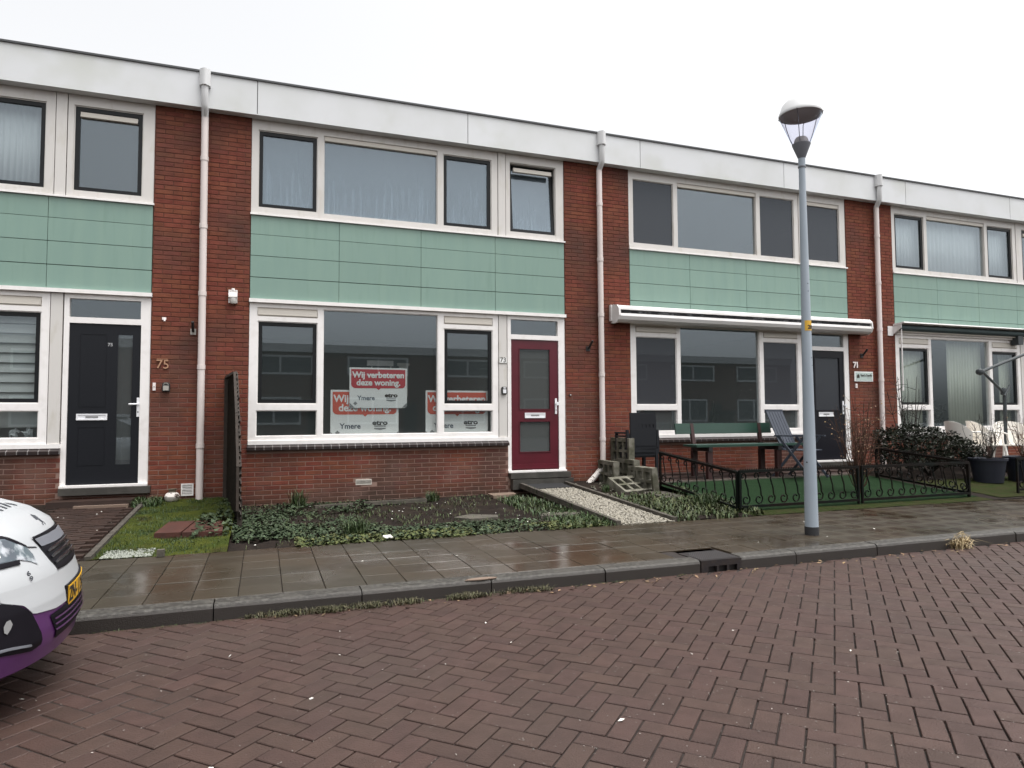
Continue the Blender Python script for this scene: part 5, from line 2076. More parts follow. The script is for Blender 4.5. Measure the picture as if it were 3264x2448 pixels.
def black_chair(label):
    t = thing('garden_chair', label, 'chair', (5.88, -0.55, 0.36), group='black garden chairs in a stack')
    x0, x1 = -0.26, 0.26
    b = MB()
    # backrest towards the street, seat behind it
    b.holes(x0 + 0.03, x1 - 0.03, 0.36, 0.93, [(x0 + 0.09 + i * 0.068, x0 + 0.104 + i * 0.068 + 0.012, 0.69, 0.745) for i in range(6)], -0.03, -0.005)
    b.build('backrest', 'black_plastic', t, local=True)
    s = MB()
    s.box(x0 + 0.02, x1 - 0.02, -0.03, 0.42, 0.38, 0.41)
    s.box(x0, x1, -0.005, 0.40, 0.33, 0.38)
    s.build('seat', 'black_plastic', t, local=True)
    for sx in (-1, 1):
        a = MB()
        a.box(sx * 0.27 - 0.025, sx * 0.27 + 0.025, 0.0, 0.38, 0.60, 0.625)
        a.box(sx * 0.27 - 0.02, sx * 0.27 + 0.02, 0.33, 0.37, 0.38, 0.60)
        a.box(sx * 0.27 - 0.02, sx * 0.27 + 0.02, -0.02, 0.02, 0.38, 0.66)
        a.build('armrest', 'black_plastic', t, local=True)
        for yy in (-0.02, 0.37):
            l_ = MB()
            l_.box(sx * 0.25 - 0.022, sx * 0.25 + 0.022, yy, yy + 0.03, 0.0, 0.345)
            l_.build('leg', 'black_plastic', t, local=True)
    return t


def dup(root, loc, rz=0, label=None):
    r = root.copy()
    COL.objects.link(r)
    r.location = loc
    r.rotation_euler = (0, 0, rz)
    if label:
        r['label'] = label
    for ch in list(root.children):
        c = ch.copy()
        COL.objects.link(c)
        c.parent = r
        for g in ch.children:
            d = g.copy()
            COL.objects.link(d)
            d.parent = c
    return r


bc = black_chair('bottom black plastic chair of the stack beside the grass pavers')
dup(bc, (5.875, -0.555, 0.415), R(1), 'second black plastic chair in the stack, between the bottom and third')
dup(bc, (5.865, -0.56, 0.47), R(-1), 'topmost black plastic chair of the stack')

# ------------------------------------------------------------------ green bench
t = thing('garden_bench', 'long bench with green back board and dark red legs', 'bench', (7.6, -0.7, 0.35))
M = Matrix.Rotation(R(-10), 3, 'X')
q = MB()
q.obox((7.50, -0.46, 1.135), (1.92, 0.03, 0.175), M)
q.build('backrest', 'bench_green', t)
for i, yy in enumerate((-0.90, -0.75, -0.60)):
    q = MB()
    q.box(6.60 + 0.02 * i, 8.72 + 0.02 * i, yy - 0.065, yy + 0.065, 0.85, 0.885)
    q.build('seat_plank', 'bench_green', t)
for sx in (6.86, 8.22):
    q = MB()
    q.bar((sx, -0.52, 0.82), (sx, -0.44, 1.22), 0.06, 0.05)
    q.build('back_support', 'bench_red', t)
    q = MB()
    q.box(sx - 0.035, sx + 0.035, -0.97, -0.48, 0.78, 0.848)
    q.build('cross_bearer', 'iron_dark', t)
    for yy in (-0.92, -0.52):
        q = MB()
        q.box(sx - 0.045, sx + 0.045, yy - 0.035, yy + 0.035, gz(7, yy) - 0.01, 0.778)
        q.build('leg', 'bench_red', t)

# ------------------------------------------------------------------ blue folding chair
t = thing('folding_chair', 'blue grey folding garden chair with slatted back behind the street lamp', 'chair', (8.55, -1.05, 0.33), rz=R(18))
# local: x across, -y front
for i in range(6):
    q = MB()
    xx = -0.215 + i * 0.086
    q.bar((xx, 0.18, 0.47), (xx, 0.44, 1.08), 0.074, 0.012, upv=(0, 1, 0))
    q.build('back_slat', 'blue_plastic', t, local=True)
for i in range(5):
    q = MB()
    yy = -0.26 + i * 0.085
    q.box(-0.24, 0.24, yy, yy + 0.075, 0.44, 0.455)
    q.build('seat_slat', 'blue_plastic', t, local=True)
q = MB()
q.bar((-0.24, 0.175, 0.46), (0.24, 0.175, 0.46), 0.03, 0.03)
q.bar((-0.26, 0.45, 1.09), (0.26, 0.45, 1.09), 0.03, 0.06)
q.build('cross_rail', 'blue_plastic', t, local=True)
for sx in (-1, 1):
    q = MB()
    q.bar((sx * 0.27, -0.30, 0.68), (sx * 0.27, 0.28, 0.68), 0.05, 0.022)
    q.build('armrest', 'blue_plastic', t, local=True)
    q = MB()
    q.bar((sx * 0.275, 0.22, 0.68), (sx * 0.275, -0.33, 0.0), 0.022, 0.04)
    q.build('leg', 'blue_plastic', t, local=True)
    q = MB()
    q.bar((sx * 0.25, -0.22, 0.66), (sx * 0.25, 0.34, 0.0), 0.022, 0.04)
    q.build('leg', 'blue_plastic', t, local=True)

# ------------------------------------------------------------------ ornamental iron fence
def fence_panel(a, b, label, n, zoff=0.05, H=0.44, teeth=True, rise=(0, 0)):
    """panel between plan points a and b; built along its own length"""
    a, b = Vector((a[0], a[1], 0)), Vector((b[0], b[1], 0))
    L = (b - a).length
    ang = math.atan2(b.y - a.y, b.x - a.x)
    za, zb = gz(a.x, a.y) + zoff + rise[0], gz(b.x, b.y) + zoff + rise[1]
    t = thing('iron_fence_panel', label, 'fence', (a.x, a.y, za), rz=ang, group='low scrolled iron fence panels')
    sl = (zb - za)

    def Z(x, z):
        return z + sl * x / L
    for zz in (0.0, H):
        q = MB()
        q.bar((0, 0, Z(0, zz)), (L, 0, Z(L, zz)), 0.030, 0.032)
        q.build('rail', 'iron_fence', t, local=True)
    for xx in (0.012, L - 0.012):
        q = MB()
        q.box(xx - 0.014, xx + 0.014, -0.014, 0.014, Z(xx, -zoff - 0.02) if True else 0, Z(xx, H))
        q.build('post', 'iron_fence', t, local=True)
    if teeth:
        q = MB()
        k = int(L / 0.028)
        for i in range(k):
            x = 0.01 + i * (L - 0.02) / k
            q.prism([(x, Z(x, H + 0.011)), (x + 0.018, Z(x, H + 0.011)), (x + 0.009, Z(x, H + 0.040))], 'y', -0.003, 0.003)
        q.build('crest', 'iron_fence', t, local=True)
    d = L / n
    for i in range(n):
        x0 = d * i + 0.02
        # S shape: small curl under the top rail, slanting stem, large curl at the bottom
        pts = []
        cx, cz, r0 = x0 + d * 0.22, H - 0.062, 0.040
        for k in range(10):
            an = R(300 - 40 * k)
            rr = r0 * (0.35 + 0.65 * min(1, k / 6))
            pts.append((cx + rr * math.cos(an), cz + rr * math.sin(an)))
        pts = pts[:9]
        pts.append((x0 + d * 0.36, H - 0.10))
        pts.append((x0 + d * 0.56, H * 0.50))
        cx, cz, r0 = x0 + d * 0.40, 0.085, 0.068
        for k in range(13):
            an = R(55 - 32 * k)
            rr = r0 * (1.0 - 0.05 * k)
            pts.append((cx + rr * math.cos(an) * (min(1.0, d / 0.2)), cz + rr * math.sin(an)))
        q = MB()
        q.tube([(p[0], 0, Z(p[0], p[1])) for p in pts], 0.0095, n=5)
        q.build('scroll', 'iron_fence', t, local=True)
    return t


fence_panel((5.80, -2.97), (7.755, -2.97), 'front iron fence panel left of the lamp pole foot', 10)
fence_panel((7.80, -2.97), (9.86, -2.97), 'front iron fence panel right of the lamp pole', 10)
fence_panel((5.80, -1.16), (5.795, -2.945), 'side iron fence panel running from the corner towards the stacked chairs', 9)
fence_panel((9.93, -1.30), (9.88, -2.945), 'side iron fence panel at the far end of the artificial lawn', 9)
fence_panel((10.87, -2.97), (12.9, -2.97), 'iron fence panel cut by the right edge before the potted shrubs', 10, zoff=0.06, H=0.46)

# ------------------------------------------------------------------ shrubs
def branch_shrub(x, y, z0, H, W_, n, mat, label, seed, leaves=0, leafmat='hedge_leaf', r0=0.006, lean=(0, 0), twigs=4, group=None, name='bare_shrub'):
    r = np.random.default_rng(seed)
    t = thing(name, label, 'shrub', (x, y, z0), group=group)
    q = MB()
    LV, LF = [], []
    for i in range(n):
        th = r.uniform(0, 6.28)
        sp = W_ * r.uniform(0.15, 1.0)
        h = H * r.uniform(0.6, 1.0)
        p = Vector((x + r.normal(0, .02), y + r.normal(0, .02), z0))
        pts = [p]
        k = 7
        for j in range(1, k + 1):
            u = j / k
            pts.append(Vector((x + lean[0] * u + math.cos(th) * sp * u ** 0.8 + r.normal(0, .012), y + lean[1] * u + math.sin(th) * sp * u ** 0.8 + r.normal(0, .012), z0 + h * u)))
        q.tube(pts, [r0 * (1.15 - 0.8 * j / k) for j in range(k + 1)], n=5)
        for m_ in range(twigs):
            j = int(r.integers(2, k))
            b = pts[j]
            d = Vector((r.normal(0, 1), r.normal(0, 1), abs(r.normal(0.8, .5)))).normalized()
            L = H * r.uniform(.08, .2)
            q.tube([b, b + d * L * .5 + Vector((0, 0, .01)), b + d * L], [r0 * .5, r0 * .4, r0 * .2], n=4)
            if leaves and r.uniform() < leaves:
                for u in (0.4, 0.7, 1.0):
                    c = b + d * L * u
                    a = Vector(r.normal(0, 1, 3)).normalized() * 0.028
                    s = a.orthogonal().normalized() * 0.012
                    kk = len(LV)
                    LV += [tuple(c), tuple(c + a * .5 + s), tuple(c + a), tuple(c + a * .5 - s)]
                    LF.append((kk, kk + 1, kk + 2, kk + 3))
    q.build('branches', mat, t)
    if LV:
        fast_mesh('leaves', LV, LF, leafmat, parent=t)
    return t


branch_shrub(8.42, -2.35, gz(8, -2.35), 1.42, 0.40, 44, 'bark_red', 'reddish bare twiggy shrub behind the iron fence near the 71 numerals', 61, leaves=0.25, leafmat='dry_leaf', twigs=5)
branch_shrub(10.9, -1.15, 0.35, 1.78, 0.42, 12, 'bark', 'tall thin leafy shrub growing up through the dark hedge', 62, leaves=0.7, r0=0.010, twigs=6)
branch_shrub(11.50, -2.12, 0.56, 0.85, 0.30, 18, 'bark', 'bare twiggy shrub in the dark blue tub', 63, leaves=0.15, r0=0.005)
branch_shrub(12.1, -1.55, 0.32, 1.0, 0.35, 9, 'bark', 'bare shrub in front of the white chairs', 64, leaves=0.3, r0=0.006)
branch_shrub(12.25, -2.2, 0.56, 0.8, 0.35, 22, 'bark_red', 'rust brown shrub at the right edge of the view', 65, leaves=0.5, leafmat='dry_leaf', r0=0.005)


def tub(x, y, r_, h, label):
    z = gz(x, y)
    t = thing('plant_tub', label, 'plant pot', (x, y, z))
    q = MB()
    q.lathe([(r_ * .78, z), (r_ * .97, z + h * .9), (r_ * 1.05, z + h * .9), (r_ * 1.06, z + h), (r_ * .96, z + h), (r_ * .93, z + h * .93), (0, z + h * .92)], n=28, c=(x, y))
    q.build('pot', 'pot_navy', t, smooth=True)
    q = MB()
    q.lathe([(r_ * .93, z + h * .935), (0, z + h * .95)], n=20, c=(x, y))
    q.build('earth', 'soil', t)


tub(11.50, -2.10, 0.265, 0.40, 'dark blue round plant tub on the grass by the fence end')
tub(12.25, -2.2, 0.30, 0.42, 'dark tub at the right edge holding the rust brown shrub')

# evergreen hedge bush
t = thing('evergreen_bush', 'wide dark evergreen bush beside the third downpipe', 'bush', (11.2, -1.35, 0.3))
r = np.random.default_rng(71)
V, F = [], []
for i in range(8500):
    while True:
        p = r.uniform(-1, 1, 3)
        if 0.35 < (abs(p[0]) ** 4 + abs(p[1]) ** 3 + abs(p[2]) ** 4) < 1:
            break
    ux = p[0]
    zt = 1.17 - 0.34 * sstep(0.0, 1.0, (ux + 0.4) / 1.4)
    c = np.array([11.05 + p[0] * 0.93, -1.35 + p[1] * 0.55, 0.45 + (p[2] * .5 + .5) * (zt - 0.45)])
    c += 0.05 * np.array([noise.noise(Vector((c[0] * 5, c[1] * 5, c[2] * 5 + s_))) for s_ in (0, 9, 17)]) * 2
    a = r.normal(0, 1, 3)
    a[2] = abs(a[2]) * .6
    a /= np.linalg.norm(a)
    b = np.cross(a, r.normal(0, 1, 3))
    b /= np.linalg.norm(b)
    s = 0.05 * r.uniform(.6, 1.3)
    k = len(V)
    V += [c, c + a * s * .5 + b * s * .28, c + a * s, c + a * s * .5 - b * s * .28]
    F.append((k, k + 1, k + 2, k + 3))
fast_mesh('foliage', V, F, 'hedge_leaf', parent=t)
q = MB()
for i in range(16):
    th = r.uniform(0, 6.28)
    q.tube([(11.15, -1.3, 0.3), (11.15 + .45 * math.cos(th), -1.3 + .25 * math.sin(th), 0.6), (11.15 + .8 * math.cos(th), -1.3 + .45 * math.sin(th), 0.95)], [.02, .013, .006], n=5)
q.build('branches', 'bark', t)


# ------------------------------------------------------------------ white garden chairs
def white_chair(loc, rz, label):
    t = thing('plastic_chair', label, 'chair', loc, rz=rz, group='white plastic garden chairs')
    # shell back: curved sheet, front towards -y
    n, mth = 16, 8
    V, Fq = [], []
    for lay, off in ((0, 0.0), (1, 0.018)):
        for j in range(mth + 1):
            for i in range(n + 1):
                u = -1 + 2 * i / n
                v = j / mth
                top = 0.86 - 0.20 * abs(u) ** 2.4
                zz = 0.42 + (top - 0.42) * v
                th = u * R(82)
                rad = 0.255 + 0.03 * v + off
                V.append((rad * math.sin(th), 0.02 + rad * math.cos(th) * (0.85 + .15 * v) - 0.02, zz))
    st_ = (n + 1) * (mth + 1)
    for lay in (0, 1):
        for j in range(mth):
            for i in range(n):
                k = lay * st_ + j * (n + 1) + i
                f = (k, k + 1, k + n + 2, k + n + 1)
                Fq.append(f if lay else f[::-1])
    for i in range(n):
        k = mth * (n + 1) + i
        Fq.append((k, k + 1, st_ + k + 1, st_ + k))
    q = MB()
    q.add(V, Fq)
    q.build('backrest', 'white_plastic', t, local=True, smooth=True)
    q = MB()
    q.prism([(-0.22, -0.24), (0.22, -0.24), (0.25, 0.05), (0.18, 0.22), (-0.18, 0.22), (-0.25, 0.05)], 'z', 0.40, 0.425)
    q.build('seat', 'white_plastic', t, local=True)
    for sx in (-1, 1):
        q = MB()
        q.tube([(sx * .27, .05, .66), (sx * .285, -.12, .655), (sx * .27, -.24, .62), (sx * .25, -.26, .42)], 0.018, n=8)
        q.build('armrest', 'white_plastic', t, local=True, smooth=True)
        for yy in (-.24, .20):
            q = MB()
            q.tube([(sx * .22, yy * .9, .40), (sx * .27, yy * 1.1, 0.0)], [0.026, 0.018], n=8)
            q.build('leg', 'white_plastic', t, local=True, smooth=True)
    return t


wc = white_chair((12.38, -1.05, 0.37), R(72), 'white plastic chair nearest the dark bush')
dup(wc, (12.88, -1.10, 0.37), R(60), 'middle white plastic chair before the wide window')
dup(wc, (13.62, -1.1, 0.36), R(-35), 'white plastic chair behind the parasol pole')

# parasol stand
t = thing('parasol_frame', 'dark grey cantilever parasol frame without cloth', 'parasol', (13.35, -1.15, 0.33))
q = MB()
q.tube([(13.35, -1.15, 0.33), (13.38, -1.15, 1.80)], 0.032, n=10)
q.build('pole', 'parasol_grey', t, smooth=True)
q = MB()
q.tube([(13.38, -1.15, 1.74), (12.80, -1.15, 2.15)], 0.024, n=8)
q.build('strut', 'parasol_grey', t, smooth=True)
q = MB()
q.tube([(12.76, -1.15, 2.14), (13.42, -1.15, 2.34), (14.6, -1.15, 2.68)], 0.028, n=8)
q.build('boom', 'parasol_grey', t, smooth=True)
q = MB()
q.lathe([(0.0, 2.07), (0.06, 2.10), (0.075, 2.14), (0.06, 2.18), (0.0, 2.21)], n=12, c=(12.74, -1.15))
q.build('joint', 'parasol_grey', t, smooth=True)
q = MB()
q.lathe([(0.0, 1.70), (0.05, 1.72), (0.06, 1.78), (0.045, 1.84), (0.0, 1.86)], n=12, c=(13.36, -1.15))
q.tube([(13.30, -1.2, 1.70), (13.46, -1.2, 1.90)], 0.02, n=6)
q.build('crank_box', 'parasol_grey', t, smooth=True)
bx('base', 'parasol_grey', (13.0, 13.7, -1.5, -0.8, 0.32, 0.36), t)

# ------------------------------------------------------------------ parked car
CZ = [.16, .25, .35, .5, .62, .72, .8, .86, .90, .93, .96, .99, 1.02]
CXF = [-.20, -.025, .0, -.015, -.045, -.105, -.15, -.235, -.345, -.46, -.63, -.88, -1.13]
CB = [.78, .84, .86, .86, .86, .85, .83, .80, .78, .76, .73, .68, .6]
CA = [.62, .66, .68, .70, .70, .70, .70, .70, .70, .70, .68, .62, .5]
car = thing('parked_car', 'white and purple small hatchback parked at the kerb', 'car', (-0.685, -5.97, 0), rz=R(3))


def cfront(y, z, off=0.0):
    xf, b, a = (float(np.interp(z, CZ, q_)) for q_ in (CXF, CB, CA))
    v = max(0.0, 1 - abs(y / (b)) ** 2.4)
    return xf - a + a * v ** (1 / 2.4) + off


def body_ring(z, shrink=0.0):
    xf, b, a = (float(np.interp(z, CZ, q_)) for q_ in (CXF, CB, CA))
    b -= shrink
    xr, ar = -3.45 + 0.12 * max(0, z - 0.6), 0.45
    pts = []
    for k in range(40):
        th = -math.pi / 2 + math.pi * k / 39
        c, s = math.cos(th), math.sin(th)
        pts.append((xf - a + a * abs(c) ** (2 / 2.4), b * math.copysign(abs(s) ** (2 / 2.4), s), z))
    for k in range(20):
        th = math.pi / 2 + math.pi * k / 19
        c, s = math.cos(th), math.sin(th)
        pts.append((xr + ar - ar * abs(c) ** (2 / 4), b * math.copysign(abs(s) ** (2 / 4), s), z))
    return pts


def loft(zs, name, mat, cap=True):
    q = MB()
    rings = [body_ring(z) for z in zs]
    n = len(rings[0])
    v = [p for rg in rings for p in rg]
    f = []
    for j in range(len(rings) - 1):
        for k in range(n):
            a, b = j * n + k, j * n + (k + 1) % n
            f.append((a, b, b + n, a + n))
    if cap:
        f.append(tuple((len(rings) - 1) * n + k for k in range(n)))
        f.append(tuple(range(n - 1, -1, -1)))
    q.add(v, f)
    return q.build(name, mat, car, local=True, smooth=True)


def white_edge(y, z):
    pass


loft([.54, .58, .62, .67, .72, .76, .80, .83, .86, .88, .90, .915, .93, .945, .96, .975, .99, 1.005, 1.02], 'body', 'car_white')
loft([.16, .19, .22, .25, .30, .35, .40, .45, .50, .54], 'lower_bumper', 'car_purple')


def patch(name, mat, yz, off, sub=8, parent=None, both=True):
    """polygon given in (y, z) laid on the nose of the car, off metres proud"""
    po = None
    for sg in ((1, -1) if both else (1,)):
        from mathutils.geometry import tessellate_polygon
        # triangulate densely by grid clipping
        ys, zs = [p[0] for p in yz], [p[1] for p in yz]
        q = MB()
        n = sub * 3
        y0, y1, z0, z1 = min(ys), max(ys), min(zs), max(zs)
        # even-odd raster with polygon boundary rows
        for j in range(n):
            za, zb = z0 + (z1 - z0) * j / n, z0 + (z1 - z0) * (j + 1) / n

            def span(z):
                z = min(max(z, z0 + 1e-5), z1 - 1e-5)
                xs = []
                for i in range(len(yz)):
                    (ya, pa), (yb, pb_) = yz[i - 1], yz[i]
                    if (pa > z) != (pb_ > z):
                        xs.append(ya + (yb - ya) * (z - pa) / (pb_ - pa))
                xs.sort()
                return (xs[0], xs[-1]) if len(xs) > 1 else None
            sa, sb = span(za), span(zb)
            if not sa or not sb:
                continue
            m_ = 10
            for i in range(m_):
                P4 = []
                for (s_, z_, u) in ((sa, za, i / m_), (sa, za, (i + 1) / m_), (sb, zb, (i + 1) / m_), (sb, zb, i / m_)):
                    y_ = s_[0] + (s_[1] - s_[0]) * u
                    P4.append((cfront(y_, z_, 0), y_ * sg, z_))
                # push outward along the plan normal
                P5 = []
                for (px, py, pz) in P4:
                    e = 0.004
                    dx = (cfront(abs(py) + e, pz) - cfront(abs(py) - e, pz)) / (2 * e)
                    nv = Vector((1, -dx * (1 if py > 0 else -1), 0))
                    dz = (cfront(abs(py), min(pz + e, 1.0)) - cfront(abs(py), pz - e)) / (2 * e)
                    nv.z = -dz
                    nv.normalize()
                    P5.append(tuple(Vector((px, py, pz)) + nv * off))
                q.add(P5, [(0, 1, 2, 3) if sg == 1 else (3, 2, 1, 0)])
        o = q.build(name, mat, parent or car, local=True, smooth=False)
        bmm = bmesh.new()
        bmm.from_mesh(o.data)
        bmesh.ops.remove_doubles(bmm, verts=bmm.verts, dist=0.0004)
        for f_ in bmm.faces:
            f_.smooth = True
        bmm.to_mesh(o.data)
        bmm.free()
        po = po or o
    return po


# white lower edge of the bumper, drawn down at the corners and behind the plate
patch('bumper_skin', 'car_white', [(-0.601, 0.561), (-0.511, 0.523), (-0.468, 0.473), (-0.301, 0.452), (-0.224, 0.461), (0.224, 0.461), (0.301, 0.452), (0.468, 0.473), (0.511, 0.523), (0.601, 0.561), (0.60, 0.60), (-0.60, 0.60)], 0.004, both=False)
patch('fog_recess', 'car_black', [(-0.74, 0.55), (-0.60, 0.558), (-0.529, 0.527), (-0.479, 0.482), (-0.457, 0.435), (-0.433, 0.38), (-0.429, 0.325), (-0.485, 0.320), (-0.566, 0.337), (-0.629, 0.351), (-0.74, 0.36)], 0.005)
patch('fog_lamp', 'sign_grey', [(-0.613, 0.465), (-0.600, 0.484), (-0.585, 0.486), (-0.578, 0.465), (-0.588, 0.447), (-0.603, 0.431), (-0.613, 0.440)], 0.010)
patch('led_strip', 'lamp_dark', [(-0.74, 0.385), (-0.60, 0.375), (-0.50, 0.352), (-0.50, 0.344), (-0.60, 0.362), (-0.74, 0.372)], 0.010, sub=3)
patch('grille', 'car_black', [(-0.236, 0.768), (0.2, 0.768), (0.34, 0.755), (0.33, 0.70), (0.28, 0.61), (0.117, 0.602), (-0.062, 0.602), (-0.185, 0.605), (-0.209, 0.666), (-0.219, 0.724)], 0.005, both=False)
patch('grille_trim', 'lamp_dark', [(-0.232, 0.762), (0.33, 0.755), (0.33, 0.708), (0.0, 0.715), (-0.215, 0.724)], 0.010, both=False)
for zz in (0.695, 0.668, 0.640):
    patch('grille_bar', 'car_black_gloss', [(-0.20, zz + 0.004), (0.31, zz + 0.006), (0.31, zz - 0.005), (-0.19, zz - 0.006)], 0.014, sub=2, both=False)
for yy, za, zb in ((0.10, 0.70, 0.672), (0.12, 0.665, 0.620)):
    patch('grille_chrome', 'chrome', [(yy, za), (yy + 0.022, za - 0.004), (yy + 0.004, zb), (yy - 0.016, zb + 0.004)], 0.018, sub=2, both=False)
patch('lower_grille', 'car_black', [(-0.357, 0.435), (-0.236, 0.440), (0.30, 0.438), (0.42, 0.43), (0.38, 0.33), (0.1, 0.318), (-0.211, 0.322), (-0.307, 0.317)], 0.005, both=False)
for zz in (0.41, 0.385, 0.360):
    patch('lower_grille_bar', 'car_purple', [(-0.335, zz + 0.004), (0.38, zz + 0.004), (0.37, zz - 0.004), (-0.325, zz - 0.004)], 0.012, sub=2, both=False)
patch('headlight', 'headlamp', [(-0.52, 0.820), (-0.423, 0.808), (-0.373, 0.776), (-0.325, 0.746), (-0.315, 0.710), (-0.328, 0.664), (-0.37, 0.688), (-0.421, 0.704), (-0.52, 0.705), (-0.62, 0.712), (-0.66, 0.77)], 0.004)
patch('headlight_lens', 'sign_white', [(-0.60, 0.765), (-0.545, 0.775), (-0.505, 0.765), (-0.500, 0.735), (-0.53, 0.722), (-0.60, 0.722)], 0.007, sub=3)
patch('headlight_seal', 'car_black', [(-0.52, 0.830), (-0.423, 0.818), (-0.37, 0.786), (-0.322, 0.752), (-0.322, 0.742), (-0.375, 0.772), (-0.425, 0.804), (-0.52, 0.815)], 0.006, sub=3)
patch('headlight_seal', 'car_black', [(-0.62, 0.716), (-0.52, 0.708), (-0.423, 0.706), (-0.435, 0.686), (-0.52, 0.688), (-0.62, 0.693)], 0.006, sub=3)
patch('bonnet_gap', 'car_black', [(-0.325, 0.748), (-0.245, 0.732), (-0.245, 0.727), (-0.325, 0.742)], 0.003, sub=2)
patch('bonnet_gap', 'car_black', [(-0.24, 0.775), (0.30, 0.775), (0.30, 0.767), (-0.24, 0.767)], 0.007, sub=2, both=False)
# number plate
def curved_strip(name, mat, y0, y1, z0, z1, off, th, parent):
    q = MB()
    n = 10
    v = []
    for i in range(n + 1):
        y = y0 + (y1 - y0) * i / n
        x = cfront(y, 0.47) + off
        v += [(x, y, z0), (x, y, z1), (x + th, y, z0), (x + th, y, z1)]
    f = []
    for i in range(n):
        a = 4 * i
        f += [(a + 2, a + 6, a + 7, a + 3), (a, a + 1, a + 5, a + 4), (a + 1, a + 3, a + 7, a + 5), (a, a + 4, a + 6, a + 2)]
    f += [(0, 2, 3, 1), (4 * n, 4 * n + 1, 4 * n + 3, 4 * n + 2)]
    q.add(v, f)
    return q.build(name, mat, parent, local=True)


curved_strip('plate_holder', 'car_black', -0.165, 0.39, 0.418, 0.524, -0.004, 0.010, car)
curved_strip('number_plate', 'plate_yellow', -0.143, 0.365, 0.427, 0.516, 0.0065, 0.004, car)
for i_, ch in enumerate('ZN-J24-K'):
    y_ = -0.110 + i_ * 0.063
    sl_ = (cfront(y_ + .01, 0.47) - cfront(y_ - .01, 0.47)) / 0.02
    text(ch, 0.098, tuple(WM[car] @ Vector((cfront(y_, 0.47) + 0.0115, y_, 0.471))), 'ink', car, rot=(R(90), 0, R(93) + math.atan(-sl_)), bold=0.002)
# decals on the bonnet and bumper corner
def top_z(x, y):
    lo, hi = 0.60, 1.02
    for _ in range(30):
        md = (lo + hi) / 2
        if cfront(y, md) > x:
            lo = md
        else:
            hi = md
    return lo


def bonnet_print(name, pts):
    """flat lettering on the bonnet, outline given in (x, y)"""
    q = MB()
    k = len(pts)
    c = (sum(p[0] for p in pts) / k, sum(p[1] for p in pts) / k)
    v = [(c[0], c[1], top_z(*c) + 0.004)] + [(p[0], p[1], top_z(*p) + 0.003) for p in pts]
    q.add(v, [(0, 1 + i, 1 + (i + 1) % k) for i in range(k)])
    return q.build(name, 'car_decal', car, local=True)


for lt in ([(-0.38, 0.162), (-0.346, 0.147), (-0.309, 0.110), (-0.312, 0.089), (-0.338, 0.104), (-0.38, 0.138)],
           [(-0.361, 0.183), (-0.338, 0.222), (-0.308, 0.223), (-0.307, 0.197), (-0.334, 0.181)],
           [(-0.36, 0.066), (-0.330, 0.057), (-0.309, 0.045), (-0.309, 0.018), (-0.328, 0.031), (-0.36, 0.040)],
           [(-0.34, -0.026), (-0.315, -0.032), (-0.304, -0.042), (-0.306, -0.062), (-0.34, -0.064)]):
    bonnet_print('bonnet_lettering', lt)
for em in ([(-0.220, 0.065), (-0.206, 0.099), (-0.189, 0.088), (-0.182, 0.062), (-0.184, 0.028), (-0.206, 0.050)],
           [(-0.186, 0.086), (-0.170, 0.070), (-0.157, 0.060), (-0.160, 0.036), (-0.182, 0.055)],
           [(-0.156, 0.060), (-0.148, 0.050), (-0.148, 0.042), (-0.156, 0.050)],
           [(-0.160, 0.030), (-0.149, 0.014), (-0.149, 0.004), (-0.160, 0.020)]):
    bonnet_print('bonnet_emblem', em)
for ch, y_, z_ in (('6', -0.426, 0.644), ('9', -0.430, 0.622)):
    x_ = cfront(y_, z_)
    text(ch, 0.030, tuple(WM[car] @ Vector((x_ + .005, y_ - 0.005, z_))), 'car_decal', car, rot=(R(90), R(-20), R(45)), bold=0.001)
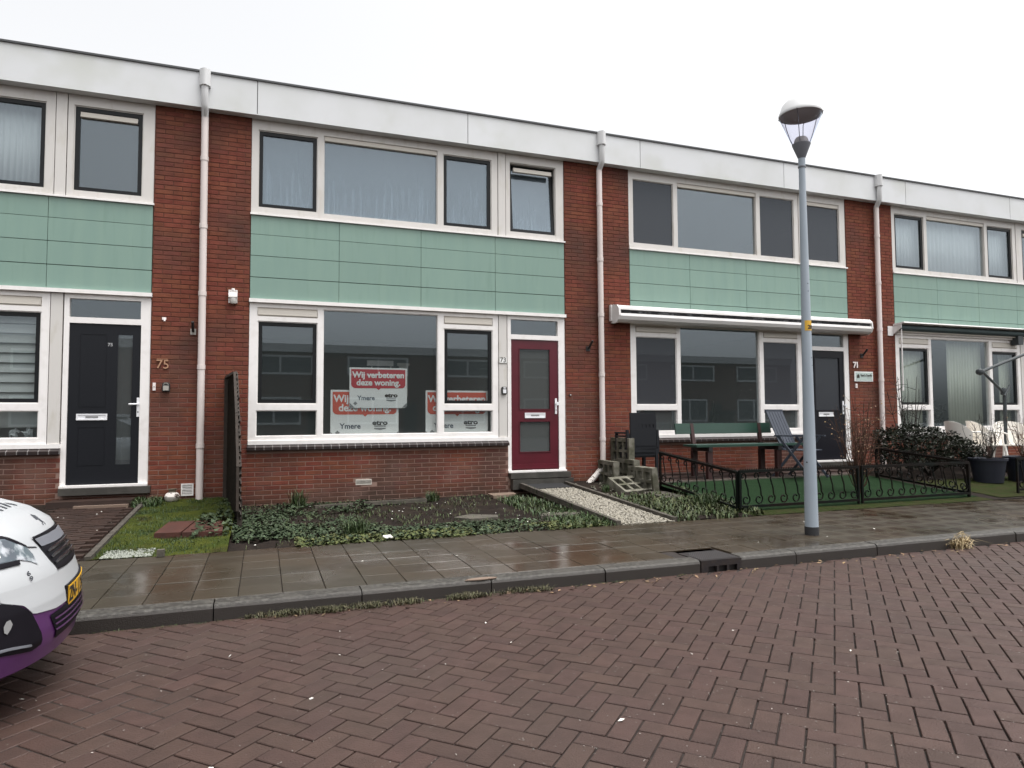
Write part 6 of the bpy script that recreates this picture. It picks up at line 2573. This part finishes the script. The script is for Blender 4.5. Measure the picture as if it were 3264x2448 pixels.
# greenhouse, wheels
q = MB()
gr = [(-1.15, .60, 1.0), (-1.95, .56, 1.40), (-2.9, .56, 1.42), (-3.38, .60, 1.0)]
v = []
for (x_, y_, z_) in gr:
    v += [(x_, -y_ * 1.15, z_), (x_, y_ * 1.15, z_)]
q.add(v, [(0, 1, 3, 2), (2, 3, 5, 4), (4, 5, 7, 6), (0, 2, 4, 6), (1, 7, 5, 3), (0, 6, 7, 1)])
q.build('windows', 'car_black_gloss', car, local=True)
q = MB()
q.obox((-2.4, 0, 1.425), (1.05, 1.22, 0.05))
q.build('roof', 'car_white', car, local=True)
for xx in (-0.68, -2.95):
    for sg in (-1, 1):
        q = MB()
        q.tube([(xx, sg * 0.66, 0.28), (xx, sg * 0.828, 0.28)], 0.285, n=28)
        wo_ = q.build('wheel', 'tyre', car, local=True)
        q = MB()
        q.tube([(xx, sg * 0.80, 0.28), (xx, sg * 0.835, 0.28)], 0.18, n=20)
        q.build('rim', 'steel', wo_, local=True)

# ------------------------------------------------------------------ the row across the street (seen in the window reflections)
def far_house(x, label):
    t = thing('flat_roofed_house', label, 'house', (x, -34, 0), group='houses across the street')
    q = MB()
    q.box(x - 3, x + 3, -42, -34, 0, 5.5)
    q.build('wall', 'opp_brick', t)
    q = MB()
    q.box(x - 3, x + 3, -42, -33.8, 5.5, 6.0)
    q.build('fascia', 'opp_white', t)
    for (a, b, c, d) in ((-2.3, 1.6, 4.1, 5.3), (-2.3, 0.9, 1.0, 2.7)):
        q = MB()
        q.ring(x + a, x + b, c, d, 0.12, -33.95, -34.01)
        q.box(x + (a + b) / 2 - .06, x + (a + b) / 2 + .06, -34.0, -33.94, c, d)
        fo = q.build('window_frame', 'opp_white', t)
        q = MB()
        q.box(x + a + .1, x + b - .1, -34.0, -33.985, c + .1, d - .1)
        q.build('pane', 'opp_glass', fo)
    q = MB()
    q.box(x + 1.3, x + 2.2, -34.0, -33.95, 0.2, 2.4)
    q.build('door', 'door_navy', t)


for i in range(-4, 7):
    far_house(i * 6.0 + 1.5, 'flat roofed brick house of the row across the street')
